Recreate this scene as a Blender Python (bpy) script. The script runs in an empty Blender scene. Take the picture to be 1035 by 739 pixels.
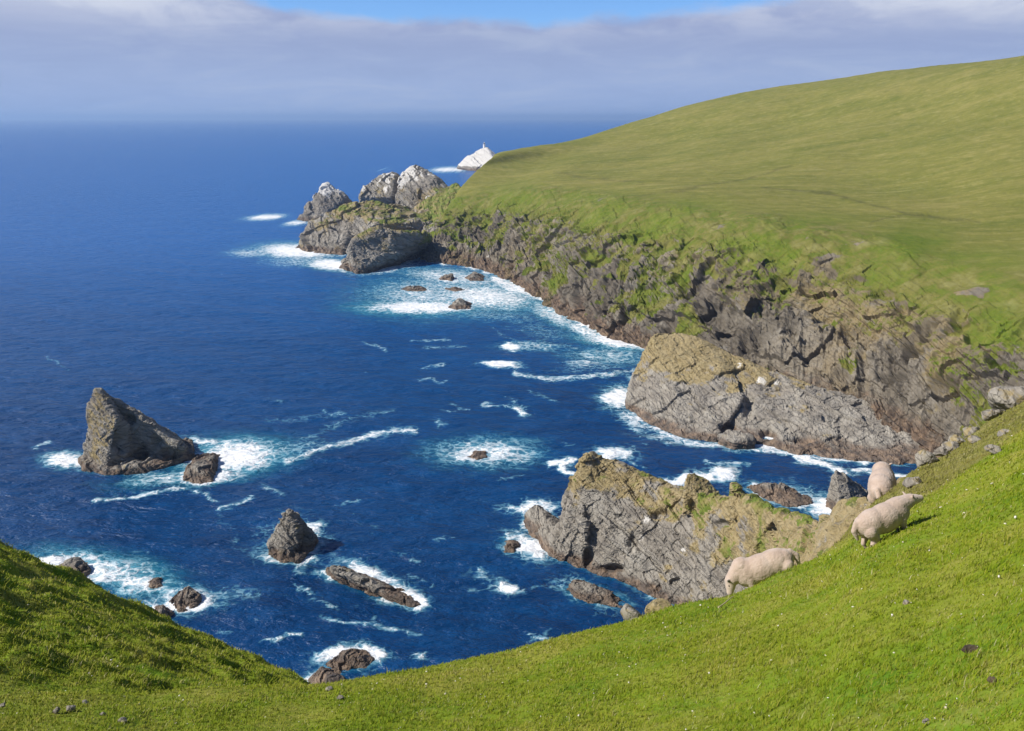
import bpy, bmesh, math, random
import numpy as np
from mathutils import Vector, Matrix
from mathutils.kdtree import KDTree

# ------------------------------------------------------------------ camera model (photo pixels 1035 x 739)
PW, PH, F = 1035.0, 739.0, 861.0
H = 100.0
PITCH = math.atan((369.5 - 119.0) / F)
CAM = np.array([0.0, 0.0, H])
cp, sp = math.cos(PITCH), math.sin(PITCH)
FWD = np.array([0, cp, -sp]); UP = np.array([0, sp, cp]); RIGHT = np.array([1.0, 0, 0])
RNG = np.random.default_rng(7)
random.seed(7)

def ray(px, py):
    d = RIGHT * ((px - PW / 2) / F) + UP * ((PH / 2 - py) / F) + FWD
    return d / np.linalg.norm(d)
def P(px, py, Y):                      # the point seen at px, py at distance Y north of the viewer
    d = ray(px, py); return CAM + d * (Y / d[1])
def S(px, py, z=0.0):                  # the point of the sea seen at px, py
    d = ray(px, py); return CAM + d * ((z - H) / d[2])
def off(p, dx=0, dy=0, dz=0): return np.array([p[0] + dx, p[1] + dy, p[2] + dz])
def elev(px, py):
    d = ray(px, py); return math.atan2(-d[2], math.hypot(d[0], d[1]))
def azim(px, py):
    d = ray(px, py); return math.atan2(d[0], d[1])

# ------------------------------------------------------------------ noise
_G = RNG.normal(size=(256, 3)); _G /= np.linalg.norm(_G, axis=1)[:, None]
_PERM = np.concatenate([RNG.permutation(256)] * 3)
def perlin(p):
    p = np.asarray(p, dtype=np.float64)
    i = np.floor(p).astype(np.int64); f = p - i; i &= 255
    u = f * f * f * (f * (f * 6 - 15) + 10)
    def corner(dx, dy, dz):
        h = _PERM[_PERM[_PERM[(i[:, 0] + dx) & 255] + ((i[:, 1] + dy) & 255)] + ((i[:, 2] + dz) & 255)]
        g = _G[h]
        return g[:, 0] * (f[:, 0] - dx) + g[:, 1] * (f[:, 1] - dy) + g[:, 2] * (f[:, 2] - dz)
    x00 = corner(0, 0, 0) * (1 - u[:, 0]) + corner(1, 0, 0) * u[:, 0]
    x10 = corner(0, 1, 0) * (1 - u[:, 0]) + corner(1, 1, 0) * u[:, 0]
    x01 = corner(0, 0, 1) * (1 - u[:, 0]) + corner(1, 0, 1) * u[:, 0]
    x11 = corner(0, 1, 1) * (1 - u[:, 0]) + corner(1, 1, 1) * u[:, 0]
    y0 = x00 * (1 - u[:, 1]) + x10 * u[:, 1]; y1 = x01 * (1 - u[:, 1]) + x11 * u[:, 1]
    return (y0 * (1 - u[:, 2]) + y1 * u[:, 2]) * 1.6
def fbm(p, octs=4, gain=0.5, lac=2.03):
    s = 0; a = 1.0; t = 0
    for k in range(octs):
        s = s + a * perlin(p * lac ** k + 17.3 * k); t += a; a *= gain
    return s / t
def ridged(p, octs=4, gain=0.5, lac=2.03):
    s = 0; a = 1.0; t = 0
    for k in range(octs):
        s = s + a * (1 - 2 * np.abs(perlin(p * lac ** k + 31.7 * k))); t += a; a *= gain
    return s / t
def hcell(q):
    i = np.floor(q).astype(np.int64) & 255
    return _PERM[_PERM[_PERM[i[:, 0]] + i[:, 1]] + i[:, 2]] / 127.5 - 1.0
def sstep(a, b, x):
    t = np.clip((x - a) / (b - a), 0, 1); return t * t * (3 - 2 * t)
def frame_of(n):
    n = np.array(n, float); n /= np.linalg.norm(n)
    a = np.cross(n, [0.13, 0.2, 0.97]); a /= np.linalg.norm(a)
    return np.stack([a, np.cross(n, a), n], 1)
def rock_disp(p, scale, strata, amp):
    """height of weathered, bedded rock over the smooth form; scale = size of the biggest blocks in metres"""
    fr = frame_of(strata)
    w = np.stack([fbm(p / (scale * 2.2) + k * 9.1, 3) for k in range(3)], 1) * scale * np.array([0.5, 0.5, 0.25])
    q = (p + w) @ fr
    d = 0.75 * fbm(p / (scale * 2.0), 3) + 0.40 * ridged(p / (scale * 1.1) + 5, 3)
    d = d + 0.70 * hcell(q / np.array([scale * 2.9, scale * 2.1, scale * 0.62]))
    d = d + 0.26 * hcell(q / np.array([scale * 1.7, scale * 1.1, scale * 0.21]) + 40.5)
    d = d + 0.10 * hcell(q / np.array([scale * 0.4, scale * 0.3, scale * 0.085]) + 9.5)
    s = q[:, 2] / (scale * 0.36); tri = s - np.floor(s)
    d = d + 0.22 * (tri - 0.5)
    d = d + 0.10 * ridged(p / (scale * 0.28) + 11, 2)
    return d * amp

# ------------------------------------------------------------------ object helpers
scene = bpy.context.scene
COL = scene.collection
def tag(o, label=None, cat=None, group=None, kind=None):
    if label: o['label'] = label
    if cat: o['category'] = cat
    if group: o['group'] = group
    if kind: o['kind'] = kind
    return o
def link_mesh(name, me, mat=None, parent=None):
    o = bpy.data.objects.new(name, me); COL.objects.link(o)
    if mat: me.materials.append(mat)
    if parent: o.parent = parent
    return o
def mesh_np(name, v, faces, smooth=True):
    """faces: (n,k) array or list of such arrays"""
    me = bpy.data.meshes.new(name)
    fl = faces if isinstance(faces, list) else [faces]
    v = np.asarray(v, np.float32)
    me.vertices.add(len(v)); me.vertices.foreach_set('co', v.ravel())
    nl = sum(f.size for f in fl); nf = sum(len(f) for f in fl)
    me.loops.add(nl); me.polygons.add(nf)
    me.loops.foreach_set('vertex_index', np.concatenate([f.ravel() for f in fl]).astype(np.int32))
    tot = np.concatenate([np.full(len(f), f.shape[1]) for f in fl]).astype(np.int32)
    st = np.concatenate([[0], np.cumsum(tot)[:-1]]).astype(np.int32)
    me.polygons.foreach_set('loop_start', st)
    me.polygons.foreach_set('use_smooth', np.full(nf, smooth))
    me.update(calc_edges=True); me.validate()
    return me
def grid_faces(nr, nc):
    i = np.arange(nr - 1)[:, None] * nc + np.arange(nc - 1)[None, :]
    return np.stack([i, i + 1, i + nc + 1, i + nc], -1).reshape(-1, 4)
def attr(me, name, val):
    a = me.attributes.new(name, 'FLOAT', 'POINT'); a.data.foreach_set('value', np.asarray(val, np.float32).ravel())
def verts_of(me):
    a = np.empty(len(me.vertices) * 3, np.float32); me.vertices.foreach_get('co', a); return a.reshape(-1, 3).astype(float)
def normals_of(me):
    a = np.empty(len(me.vertices) * 3, np.float32); me.vertices.foreach_get('normal', a); return a.reshape(-1, 3).astype(float)
def set_verts(me, v):
    me.vertices.foreach_set('co', np.asarray(v, np.float32).ravel()); me.update()
def hull_into(bm, pts):
    vs = [bm.verts.new(Vector(p)) for p in pts]
    r = bmesh.ops.convex_hull(bm, input=vs)
    dead = list({g for g in r['geom_interior'] + r['geom_unused'] if isinstance(g, bmesh.types.BMVert)})
    if dead: bmesh.ops.delete(bm, geom=dead, context='VERTS')
def remeshed(bm, voxel):
    me = bpy.data.meshes.new('tmp'); bm.to_mesh(me); bm.free()
    o = bpy.data.objects.new('tmp', me); COL.objects.link(o)
    m = o.modifiers.new('r', 'REMESH'); m.mode = 'VOXEL'; m.voxel_size = voxel
    dg = bpy.context.evaluated_depsgraph_get(); dg.update()
    res = bpy.data.meshes.new_from_object(o.evaluated_get(dg))
    bpy.data.objects.remove(o); bpy.data.meshes.remove(me)
    return res
def laplace(me, it, k=0.5):
    v = verts_of(me); e = np.empty(len(me.edges) * 2, np.int32); me.edges.foreach_get('vertices', e); e = e.reshape(-1, 2)
    cnt = np.bincount(e.ravel(), minlength=len(v))[:, None].clip(1)
    for _ in range(it):
        s = np.zeros_like(v)
        for c in range(3):
            s[:, c] = np.bincount(e[:, 0], v[e[:, 1], c], len(v)) + np.bincount(e[:, 1], v[e[:, 0], c], len(v))
        v = v + k * (s / cnt - v)
    set_verts(me, v)

# ------------------------------------------------------------------ node helpers
class NT:
    def __init__(self, tree): self.t = tree; self.n = tree.nodes; self.l = tree.links
    def add(self, typ, **kw):
        n = self.n.new(typ)
        for k, v in kw.items(): setattr(n, k, v)
        return n
    def put(self, sock, v):
        if isinstance(v, bpy.types.NodeSocket): self.l.new(v, sock)
        elif isinstance(v, (tuple, list)) and sock.type == 'RGBA' and len(v) == 3: sock.default_value = (*v, 1)
        else: sock.default_value = v
    def math(self, op, a, b=0.0, c=None, clamp=False):
        n = self.add('ShaderNodeMath', operation=op, use_clamp=clamp)
        self.put(n.inputs[0], a); self.put(n.inputs[1], b)
        if c is not None: self.put(n.inputs[2], c)
        return n.outputs[0]
    def vmath(self, op, a, b):
        n = self.add('ShaderNodeVectorMath', operation=op); self.put(n.inputs[0], a); self.put(n.inputs[1], b); return n.outputs[0]
    def noise(self, vec, scale, detail=4, rough=0.55, dist=0.0, out=0):
        n = self.add('ShaderNodeTexNoise'); self.put(n.inputs['Vector'], vec)
        n.inputs['Scale'].default_value = scale; n.inputs['Detail'].default_value = detail
        n.inputs['Roughness'].default_value = rough; n.inputs['Distortion'].default_value = dist
        return n.outputs[out]
    def voro(self, vec, scale, feature='F1', out='Distance'):
        n = self.add('ShaderNodeTexVoronoi', feature=feature); self.put(n.inputs['Vector'], vec)
        n.inputs['Scale'].default_value = scale; return n.outputs[out]
    def step(self, v, a, b, lo=0.0, hi=1.0):
        n = self.add('ShaderNodeMapRange', interpolation_type='SMOOTHSTEP'); self.put(n.inputs[0], v)
        n.inputs[1].default_value = a; n.inputs[2].default_value = b; n.inputs[3].default_value = lo; n.inputs[4].default_value = hi
        return n.outputs[0]
    def mix(self, f, a, b):
        n = self.add('ShaderNodeMix', data_type='RGBA'); self.put(n.inputs[0], f); self.put(n.inputs[6], a); self.put(n.inputs[7], b)
        return n.outputs[2]
    def ramp(self, f, stops):
        n = self.add('ShaderNodeValToRGB'); self.put(n.inputs[0], f); r = n.color_ramp
        while len(r.elements) > 1: r.elements.remove(r.elements[-1])
        r.elements[0].position = stops[0][0]; r.elements[0].color = (*stops[0][1], 1)
        for p, c in stops[1:]: r.elements.new(p).color = (*c, 1)
        return n.outputs[0]
    def attr(self, name): return self.add('ShaderNodeAttribute', attribute_name=name).outputs['Fac']
    def pos(self): return self.add('ShaderNodeNewGeometry').outputs['Position']
    def map(self, vec, rot=(0, 0, 0), scale=(1, 1, 1)):
        n = self.add('ShaderNodeMapping'); self.put(n.inputs[0], vec)
        n.inputs['Rotation'].default_value = rot; n.inputs['Scale'].default_value = scale; return n.outputs[0]
    def bump(self, h, strength, dist, normal=None):
        n = self.add('ShaderNodeBump'); n.inputs['Strength'].default_value = strength; n.inputs['Distance'].default_value = dist
        self.put(n.inputs['Height'], h)
        if normal is not None: self.put(n.inputs['Normal'], normal)
        return n.outputs[0]
def new_mat(name):
    m = bpy.data.materials.new(name); m.use_nodes = True; m.node_tree.nodes.clear()
    t = NT(m.node_tree); out = t.add('ShaderNodeOutputMaterial'); b = t.add('ShaderNodeBsdfPrincipled')
    t.l.new(b.outputs[0], out.inputs[0]); return m, t, b, out

def bed(t, p, n, sc):
    """coordinates along and across the bedding planes, scaled"""
    fr = frame_of(n); c = t.add('ShaderNodeCombineXYZ')
    for k in range(3):
        d = t.add('ShaderNodeVectorMath', operation='DOT_PRODUCT'); t.put(d.inputs[0], p); d.inputs[1].default_value = tuple(fr[:, k] * sc[k])
        t.l.new(d.outputs['Value'], c.inputs[k])
    return c.outputs[0]
def rock_colour(t, p, fine, dip):
    """bedded grey schist with dark joints, ochre lichen, guano and a dark wet foot"""
    f = fine
    band = t.noise(bed(t, p, dip, (0.16 * f, 0.16 * f, 1.15 * f)), 1.0, 6, 0.66, 0.15)
    blot = t.noise(p, 0.13 * f, 6, 0.62, 0.1)
    grain = t.noise(bed(t, p, dip, (0.7 * f, 0.7 * f, 2.2 * f)), 1.0, 6, 0.72)
    c = t.ramp(band, [(0.28, (0.085, 0.076, 0.068)), (0.42, (0.21, 0.19, 0.162)), (0.56, (0.31, 0.283, 0.24)), (0.74, (0.44, 0.41, 0.355))])
    c2 = t.ramp(blot, [(0.30, (0.125, 0.105, 0.085)), (0.46, (0.25, 0.218, 0.175)), (0.60, (0.33, 0.30, 0.25)), (0.74, (0.40, 0.375, 0.325))])
    c = t.mix(0.5, c, c2)
    c = t.mix(t.step(grain, 0.52, 0.75, 0, 0.5), c, (0.42, 0.395, 0.355))
    c = t.mix(t.step(grain, 0.46, 0.28, 0, 0.6), c, (0.075, 0.068, 0.064))
    wv = t.add('ShaderNodeVectorMath', operation='MULTIPLY_ADD'); t.put(wv.inputs[0], t.noise(p, 0.5 * f, 4, .6, 0, 1)); wv.inputs[1].default_value = (0.9 / f,) * 3; t.put(wv.inputs[2], p)
    crack = t.voro(bed(t, wv.outputs[0], dip, (0.11 * f, 0.16 * f, 0.62 * f)), 1.0, 'DISTANCE_TO_EDGE')
    c = t.mix(t.step(crack, 0.0, 0.045, 0.6, 0.0), c, (0.05, 0.046, 0.045))
    lich = t.attr('lichen')
    ln = t.noise(bed(t, p, dip, (0.3 * f, 0.3 * f, 1.0 * f)), 1.0, 6, 0.7)
    lm = t.step(t.math('ADD', ln, t.math('MULTIPLY', t.math('SUBTRACT', lich, 0.5), 0.55)), 0.46, 0.64)
    lc = t.ramp(t.noise(p, 0.8 * f, 5, 0.68), [(0.28, (0.14, 0.115, 0.035)), (0.46, (0.29, 0.215, 0.075)), (0.58, (0.36, 0.275, 0.125)), (0.72, (0.25, 0.235, 0.10))])
    c = t.mix(t.math('MULTIPLY', lm, t.math('MULTIPLY', t.step(lich, 0, 0.3), 0.72)), c, lc)
    gu = t.attr('guano')
    gm = t.step(t.math('ADD', t.noise(t.map(p, (0, 0, 0), (1, 1, 0.4)), 0.5 * fine, 5, 0.7), t.math('MULTIPLY', t.math('SUBTRACT', gu, 0.5), 0.7)), 0.52, 0.66)
    c = t.mix(t.math('MULTIPLY', t.math('MULTIPLY', gm, t.step(gu, 0, 0.2)), 0.9), c, (0.66, 0.63, 0.58))
    return c, band, grain, crack
def wet_foot(t, c, p, hi):
    z = t.add('ShaderNodeSeparateXYZ'); t.put(z.inputs[0], p)
    zz = t.math('ADD', z.outputs[2], t.math('MULTIPLY', t.math('SUBTRACT', t.noise(p, 0.12, 4), 0.5), hi * 1.4))
    w = t.step(zz, hi * 0.55, hi * 1.2, 0.85, 0.0)
    wc = t.ramp(t.noise(p, 0.45, 4), [(0.30, (0.035, 0.029, 0.027)), (0.48, (0.115, 0.078, 0.055)), (0.66, (0.24, 0.165, 0.108))])
    return t.mix(w, c, wc), w

def make_rock_mat(name, fine, dip, wet):
    m, t, b, out = new_mat(name); p = t.pos()
    c, band, grain, crack = rock_colour(t, p, fine, dip)
    g = t.attr('grass')
    gn = t.noise(p, 0.5 * fine, 5, 0.65)
    gm = t.step(t.math('ADD', g, t.math('MULTIPLY', t.math('SUBTRACT', gn, 0.5), 1.3)), 0.42, 0.62)
    gc = t.ramp(t.noise(p, 0.33 * fine, 5, 0.6), [(0.30, (0.27, 0.215, 0.095)), (0.44, (0.20, 0.19, 0.055)), (0.58, (0.12, 0.165, 0.022)), (0.72, (0.19, 0.20, 0.06))])
    c = t.mix(gm, c, gc)
    c, w = wet_foot(t, c, p, wet)
    t.put(b.inputs['Base Color'], c)
    t.put(b.inputs['Roughness'], t.math('SUBTRACT', 0.92, t.math('MULTIPLY', w, 0.35)))
    b.inputs['Specular IOR Level'].default_value = 0.25
    h = t.math('ADD', t.math('MULTIPLY', band, 0.8), t.math('ADD', t.math('MULTIPLY', grain, 0.7), t.math('MULTIPLY', t.step(crack, 0, 0.06), 0.25)))
    t.put(b.inputs['Normal'], t.bump(h, 0.9, 0.5 / fine))
    return m
M_ROCK = make_rock_mat('bedded_rock', 1.0, (0.38, -0.12, 0.92), 2.4)
M_FAR = make_rock_mat('far_rock', 0.45, (0.5, -0.15, 0.8), 5.0)
M_STONE = make_rock_mat('field_stone', 9.0, (0.4, -0.3, 0.8), 0.001)

# ------------------------------------------------------------------ rocks and stacks
WATERLINE = []                         # points where rock meets the sea, for the surf
def rock(name, hulls, voxel, size, amp, strata=(0.35, -0.3, 0.9), mat=None, lichen=None, guano=None, grass=None, smooth_it=1, foam=True, pits=(), fine=0.0):
    bm = bmesh.new()
    for h in hulls: hull_into(bm, h)
    me = remeshed(bm, voxel)
    laplace(me, smooth_it)
    v = verts_of(me); n = normals_of(me)
    d = rock_disp(v, size, strata, amp)
    if fine: d = d + fine * rock_disp(v + 7.7, size * 0.38, strata, amp * 0.38)
    if pits:
        w = v - CAM; dep = w @ FWD; px = PW / 2 + F * (w @ RIGHT) / dep; py = PH / 2 - F * (w @ UP) / dep
        jj = 2.5 * fbm(v / 3.0, 2)
        for cx, cy, rx, ry, k in pits:
            d = d - k * np.exp(-((((px - cx + jj) / rx) ** 2 + ((py - cy - jj) / ry) ** 2) ** 2)) * (n @ FWD < 0.2)
    v = v + n * d[:, None]
    set_verts(me, v); n = normals_of(me)
    zmin, zmax = 0.0, v[:, 2].max()
    rel = (v[:, 2] - zmin) / max(1e-6, zmax - zmin)
    f = fbm(v / (size * 1.3) + 3.3, 3)
    attr(me, 'lichen', lichen(v, n, rel, f) if lichen else np.clip(rel * 0.9 + f * 0.5 - 0.2, 0, 1))
    attr(me, 'guano', guano(v, n, rel, f) if guano else np.zeros(len(v)))
    attr(me, 'grass', grass(v, n, rel, f) if grass else np.zeros(len(v)))
    o = link_mesh(name, me, mat or M_ROCK)
    me.polygons.foreach_set('use_smooth', np.zeros(len(me.polygons), bool))
    if foam:
        w = v[np.abs(v[:, 2]) < max(0.6, voxel)]
        if len(w): WATERLINE.append(w[:: max(1, len(w) // 900)])
    return o
def dup_down(pts, z=-3.0): return [np.array([p[0], p[1], z]) for p in pts]
def stack_of(base, tops, z=-3.0): return list(base) + dup_down(base, z) + list(tops)

# big pyramid stack
def big_stack():
    f = S(106, 478); y0 = f[1]
    b = [S(84, 466), f, S(128, 473), S(150, 471), S(194, 459)]
    bk = [off(b[0], 3, 14), off(b[3], 0, 14), off(b[4], -3, 7)]
    h1 = stack_of([b[0], b[1], off(b[2], 0, 1), off(b[0], 5, 14), off(b[2], 2, 16)],
                  [P(96, 393, y0 + 10), P(104, 394, y0 + 11), P(113, 404, y0 + 12), P(89, 420, y0 + 9), P(90, 405, y0 + 10), P(118, 422, y0 + 5)])
    h2 = stack_of([off(b[2], 0, 5), off(b[3], 0, 3.5), b[4], *bk], [P(106, 397, y0 + 12), P(122, 407, y0 + 12), P(140, 420, y0 + 12), P(165, 438, y0 + 11), P(186, 452, y0 + 9), P(150, 445, y0 + 9)])
    plat = [S(80, 468, .2), S(86, 475, .2), S(105, 481, .2), S(150, 477, .2), S(196, 463, .2), *bk]
    h3 = plat + dup_down(plat) + [off(p, 0, 1, 1.6) for p in plat]
    o = rock('sea_stack', [h1, h2, h3], 0.26, 5.0, 0.95, (0.55, -0.1, 0.8), fine=0.55, pits=((121, 446, 7, 13, 3.5), (143, 459, 6, 8, 2.5), (131, 424, 6, 5, 2.2), (172, 458, 9, 6, 2.0), (158, 447, 5, 7, 1.6)), lichen=lambda v, n, r, f: np.clip(0.22 - 0.35 * n[:, 0] + 0.6 * f + 0.2 * r, 0, 1))
    return tag(o, 'large dark pyramid sea stack with a slanting ridge, tallest rock in the open water', 'sea stack')
big_stack()
def low_rock(label, pts, height, size=2.0, amp=0.5, voxel=0.3, tops=None, cat='rock', name='sea_rock', group='low rocks awash in the bay', strata=(0.4, -0.2, 0.9), lich=0.3, dy=None):
    b = [S(x, y) for x, y in pts]
    c = sum(b) / len(b); rr = random.Random(label); amp = amp * 1.25
    t = [P(x, y, Y if Y else c[1]) for x, y, Y in tops] if tops else [c + (p - c) * rr.uniform(0.15, 0.75) + np.array([0, 0, height * rr.uniform(0.45, 1.25)]) for p in b]
    lf = (lambda v, n, r, f: np.full(len(v), lich))
    o = rock(name, [stack_of(b, t, -2.0)], voxel * 0.8, size, amp, strata, lichen=lf, smooth_it=0)
    return tag(o, label, cat, group)
low_rock('flat brown rock awash right beside the foot of the large pyramid stack', [(185, 487), (190, 470), (198, 460), (222, 460), (213, 470), (214, 488), (200, 490)], 2.2)
# small pointed stack
def small_stack():
    b = [S(272, 560), S(284, 567), S(302, 567), S(309, 560), S(322, 548), S(318, 540), S(280, 545)]
    c = sum(b) / len(b); y = c[1]
    h = stack_of(b, [P(287, 518, y), P(293, 517, y), P(299, 525, y + 1), P(280, 533, y - 1), P(309, 533, y + 1), P(302, 545, y - 3), P(318, 541, y + 1)])
    o = rock('sea_stack', [h], 0.19, 2.8, 0.8, (0.55, -0.1, 0.8), fine=0.9, pits=((308, 545, 6, 14, 1.6), (300, 558, 5, 6, 1.0)), lichen=lambda v, n, r, f: np.clip(0.25 + 0.3 * f, 0, 1))
    tag(o, 'small blunt pointed stack alone in the water, pale face and dark right side', 'sea stack')
small_stack()
low_rock('long narrow ridge of brown rock lying aslant in the water', [(331, 576), (345, 573), (375, 585), (405, 596), (424, 611), (418, 613), (385, 601), (350, 588)], 1.6,
         tops=[(336, 573, None), (352, 578, None), (385, 590, None), (405, 600, None), (417, 609, None)], size=1.6, amp=0.35, voxel=0.22)
low_rock('oval ribbed rock in surf just above the grassy gully', [(330, 672), (345, 660), (365, 658), (378, 668), (370, 676), (345, 679)], 1.6, size=1.5, amp=0.4, voxel=0.2)
low_rock('dark slab rock half hidden where the two grass slopes meet', [(312, 688), (322, 676), (340, 678), (352, 690), (335, 700)], 1.2, size=1.5, amp=0.3, voxel=0.22)
low_rock('brown rock in white surf at the edge of the left grass mound', [(56, 577), (72, 569), (88, 571), (91, 581), (78, 589), (62, 585)], 2.4, size=2.0, voxel=0.26)
low_rock('tiny rock swamped by foam right of the brown rock off the mound', [(148, 592), (156, 586), (164, 585), (163, 594), (152, 598)], 0.8, size=1.0, amp=0.3, voxel=0.2)
low_rock('dark humped rock with foam on both sides off the left mound', [(172, 610), (182, 601), (194, 602), (209, 608), (200, 616), (182, 619)], 2.4, size=1.6, amp=0.5, voxel=0.22)
low_rock('reddish brown rock touching the dark humped rock, nearest the mound', [(150, 622), (158, 615), (172, 615), (174, 622), (164, 629)], 1.6, size=1.4, amp=0.4, voxel=0.22)
low_rock('dark tent shaped rock standing in the white surf of the far cove', [(453, 311), (461, 314), (475, 312), (477, 307), (460, 306)], 4.5, size=2.4, amp=0.5, voxel=0.4,
         tops=[(463, 302, None), (467, 303, None)])
low_rock('jagged low rock left of the tent shaped rock in the cove surf', [(404, 293), (415, 290), (430, 291), (432, 295), (418, 296)], 1.8, size=2.0, amp=0.6, voxel=0.4)
low_rock('small dark rock near the cliff foot at the head of the cove', [(444, 283), (450, 279), (459, 281), (457, 285)], 3.0, size=2.0, amp=0.6, voxel=0.45)
low_rock('brown rounded rock closest to the cliff in the cove surf', [(470, 281), (478, 277), (489, 279), (488, 284), (476, 285)], 2.6, size=2.0, amp=0.6, voxel=0.45)
low_rock('thin dark rock barely above the surf between the cove rocks', [(450, 292), (460, 291), (470, 293), (460, 295)], 1.0, size=1.5, amp=0.4, voxel=0.4)
low_rock('small dark rock in the round foam patch in mid bay', [(473, 462), (480, 456), (490, 457), (492, 462), (482, 465)], 0.5, size=1.2, amp=0.4, voxel=0.26)
low_rock('small brown rock just off the tip of the near rock fin', [(506, 553), (510, 544), (518, 545), (528, 553), (522, 559), (510, 559)], 1.4, size=1.4, amp=0.4, voxel=0.22)
low_rock('long grey rock in dark water under the near rock fin', [(572, 598), (582, 588), (600, 593), (618, 600), (636, 610), (628, 616), (600, 611), (582, 606)], 2.2, size=1.5, amp=0.45, voxel=0.2,
         tops=[(580, 589, None), (592, 590, None), (610, 600, None), (622, 603, None), (630, 608, None)])
low_rock('flat ribbed rock with a foam collar between the two headlands', [(756, 493), (766, 490), (790, 494), (818, 504), (820, 509), (798, 512), (775, 505)], 2.0, size=1.6, amp=0.5, voxel=0.28)
low_rock('grey triangular slab rock leaning behind the two right hand sheep', [(834, 512), (850, 520), (874, 518), (880, 500), (840, 500)], 9, size=2.4, amp=0.45, voxel=0.26, name='slab_rock',
         tops=[(845, 474, None), (850, 478, None), (872, 495, None), (840, 490, None)], group=None, strata=(0.5, -0.5, 0.7), lich=0.15)

# ------------------------------------------------------------------ near fin of rock
def near_fin():
    hs = []
    def sec(x_top, y_top, Yt, xb, yb, thick, z=None):
        top = P(x_top, y_top, Yt); fb = S(xb, yb)
        return top, fb, thick
    # silhouette of the crest, its distance, and the front foot below it
    T = [(582, 474, 186), (593, 461, 187), (600, 466, 187), (625, 469, 186), (640, 478, 184), (660, 490, 181), (690, 500, 176), (728, 505, 166), (760, 511, 155), (790, 522, 140), (822, 536, 118)]
    B = [S(566, 566), S(585, 574), S(600, 579), S(625, 588), S(645, 597), S(668, 607), S(700, 622), S(745, 645), S(790, 660), S(830, 690), S(880, 720)]
    for i in range(len(T) - 1):
        t0, t1 = P(*T[i]), P(*T[i + 1]); b0, b1 = B[i], B[i + 1]
        m0 = t0 * 0.62 + b0 * 0.38 + np.array([0, -2.5, 0]); m1 = t1 * 0.62 + b1 * 0.38 + np.array([0, -2.5, 0])
        bk = [off(t0, 6, 20, 0), off(t1, 6, 20, 0)]
        hs.append([t0, t1, m0, m1, off(t0, 1.5, 3, -.4), off(t1, 1.5, 3, -.4), b0, b1, *dup_down([b0, b1, *bk])])
    # left shoulder and the dark outer ledge
    hs.append(stack_of([S(556, 560), S(590, 576), S(572, 530), off(S(575, 530), 8, 8)], [P(582, 474, 186), P(572, 512, 186), P(568, 528, 184), P(590, 476, 188), P(592, 540, 176)]))
    hs.append(stack_of([S(530, 530), S(545, 549), S(557, 561), S(585, 575), S(580, 535), S(545, 520)],
                       [P(541, 509, 203), P(532, 518, 200), P(560, 528, 192), P(566, 540, 184), P(575, 556, 178), P(553, 546, 188)]))
    # pinnacles
    hs.append([P(694, 481, 174), P(701, 477, 175), P(713, 484, 175), P(728, 504, 173), P(690, 520, 170), P(726, 525, 168), P(705, 500, 182), P(722, 505, 182)])
    hs.append([P(741, 491, 163), P(747, 498, 163), P(763, 511, 162), P(738, 525, 158), P(766, 528, 156), P(752, 512, 170)])
    hs.append([P(590, 461, 186), P(596, 460, 187), P(604, 470, 187), P(585, 480, 185), P(606, 482, 184), P(598, 472, 192)])
    # shoulder that ties the fin to the grass slope behind the sheep
    hs.append([P(800, 539, 120), P(835, 543, 90), P(872, 528, 70), P(930, 480, 60), P(930, 560, 50), P(860, 600, 50), P(780, 640, 75), P(760, 600, 110),
               off(P(835, 543, 90), 10, 25, -50), off(P(930, 480, 60), 10, 30, -50), np.array([25, 60, -3.]), np.array([60, 60, -3.]), np.array([40, 120, -3.])])
    def lich(v, n, r, f): return np.clip(0.08 + 0.80 * sstep(9, 23, v[:, 2] + 7 * f) + 0.9 * f + 0.22 * sstep(20, 45, v[:, 0]), 0, 1)
    def grass(v, n, r, f):
        return np.clip(sstep(0.3, 0.85, n[:, 2]) * 0.30 + 1.0 * f - 0.10 + 0.38 * sstep(24, 50, v[:, 0]) - 0.7 * sstep(16, 9, v[:, 2]), 0, 1)
    def gua(v, n, r, f):
        g = np.zeros(len(v))
        for px, py, rr in ((655, 525, 9), (648, 545, 6), (690, 555, 6), (685, 580, 6), (668, 535, 5)):
            c = ray(px, py); d = v - CAM; d = d / np.linalg.norm(d, axis=1)[:, None]
            g = np.maximum(g, (0.66 + 0.5 * f) * np.exp(-((np.linalg.norm(d - c, axis=1) * F / rr) ** 2)))
        return g
    o = rock('rock_fin', hs, 0.28, 5.0, 0.95, (0.5, -0.12, 0.86), fine=0.8, pits=((594, 563, 5, 9, 2.5), (668, 520, 9, 4, 1.6), (640, 548, 4, 9, 1.5), (700, 512, 4, 7, 1.5), (730, 530, 8, 4, 1.5), (620, 575, 14, 4, 1.6)), lichen=lich, grass=grass, guano=gua, smooth_it=1)
    tag(o, 'jagged grey and ochre rock fin rising to a peak, nearest the grass slope', 'headland')
near_fin()

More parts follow.
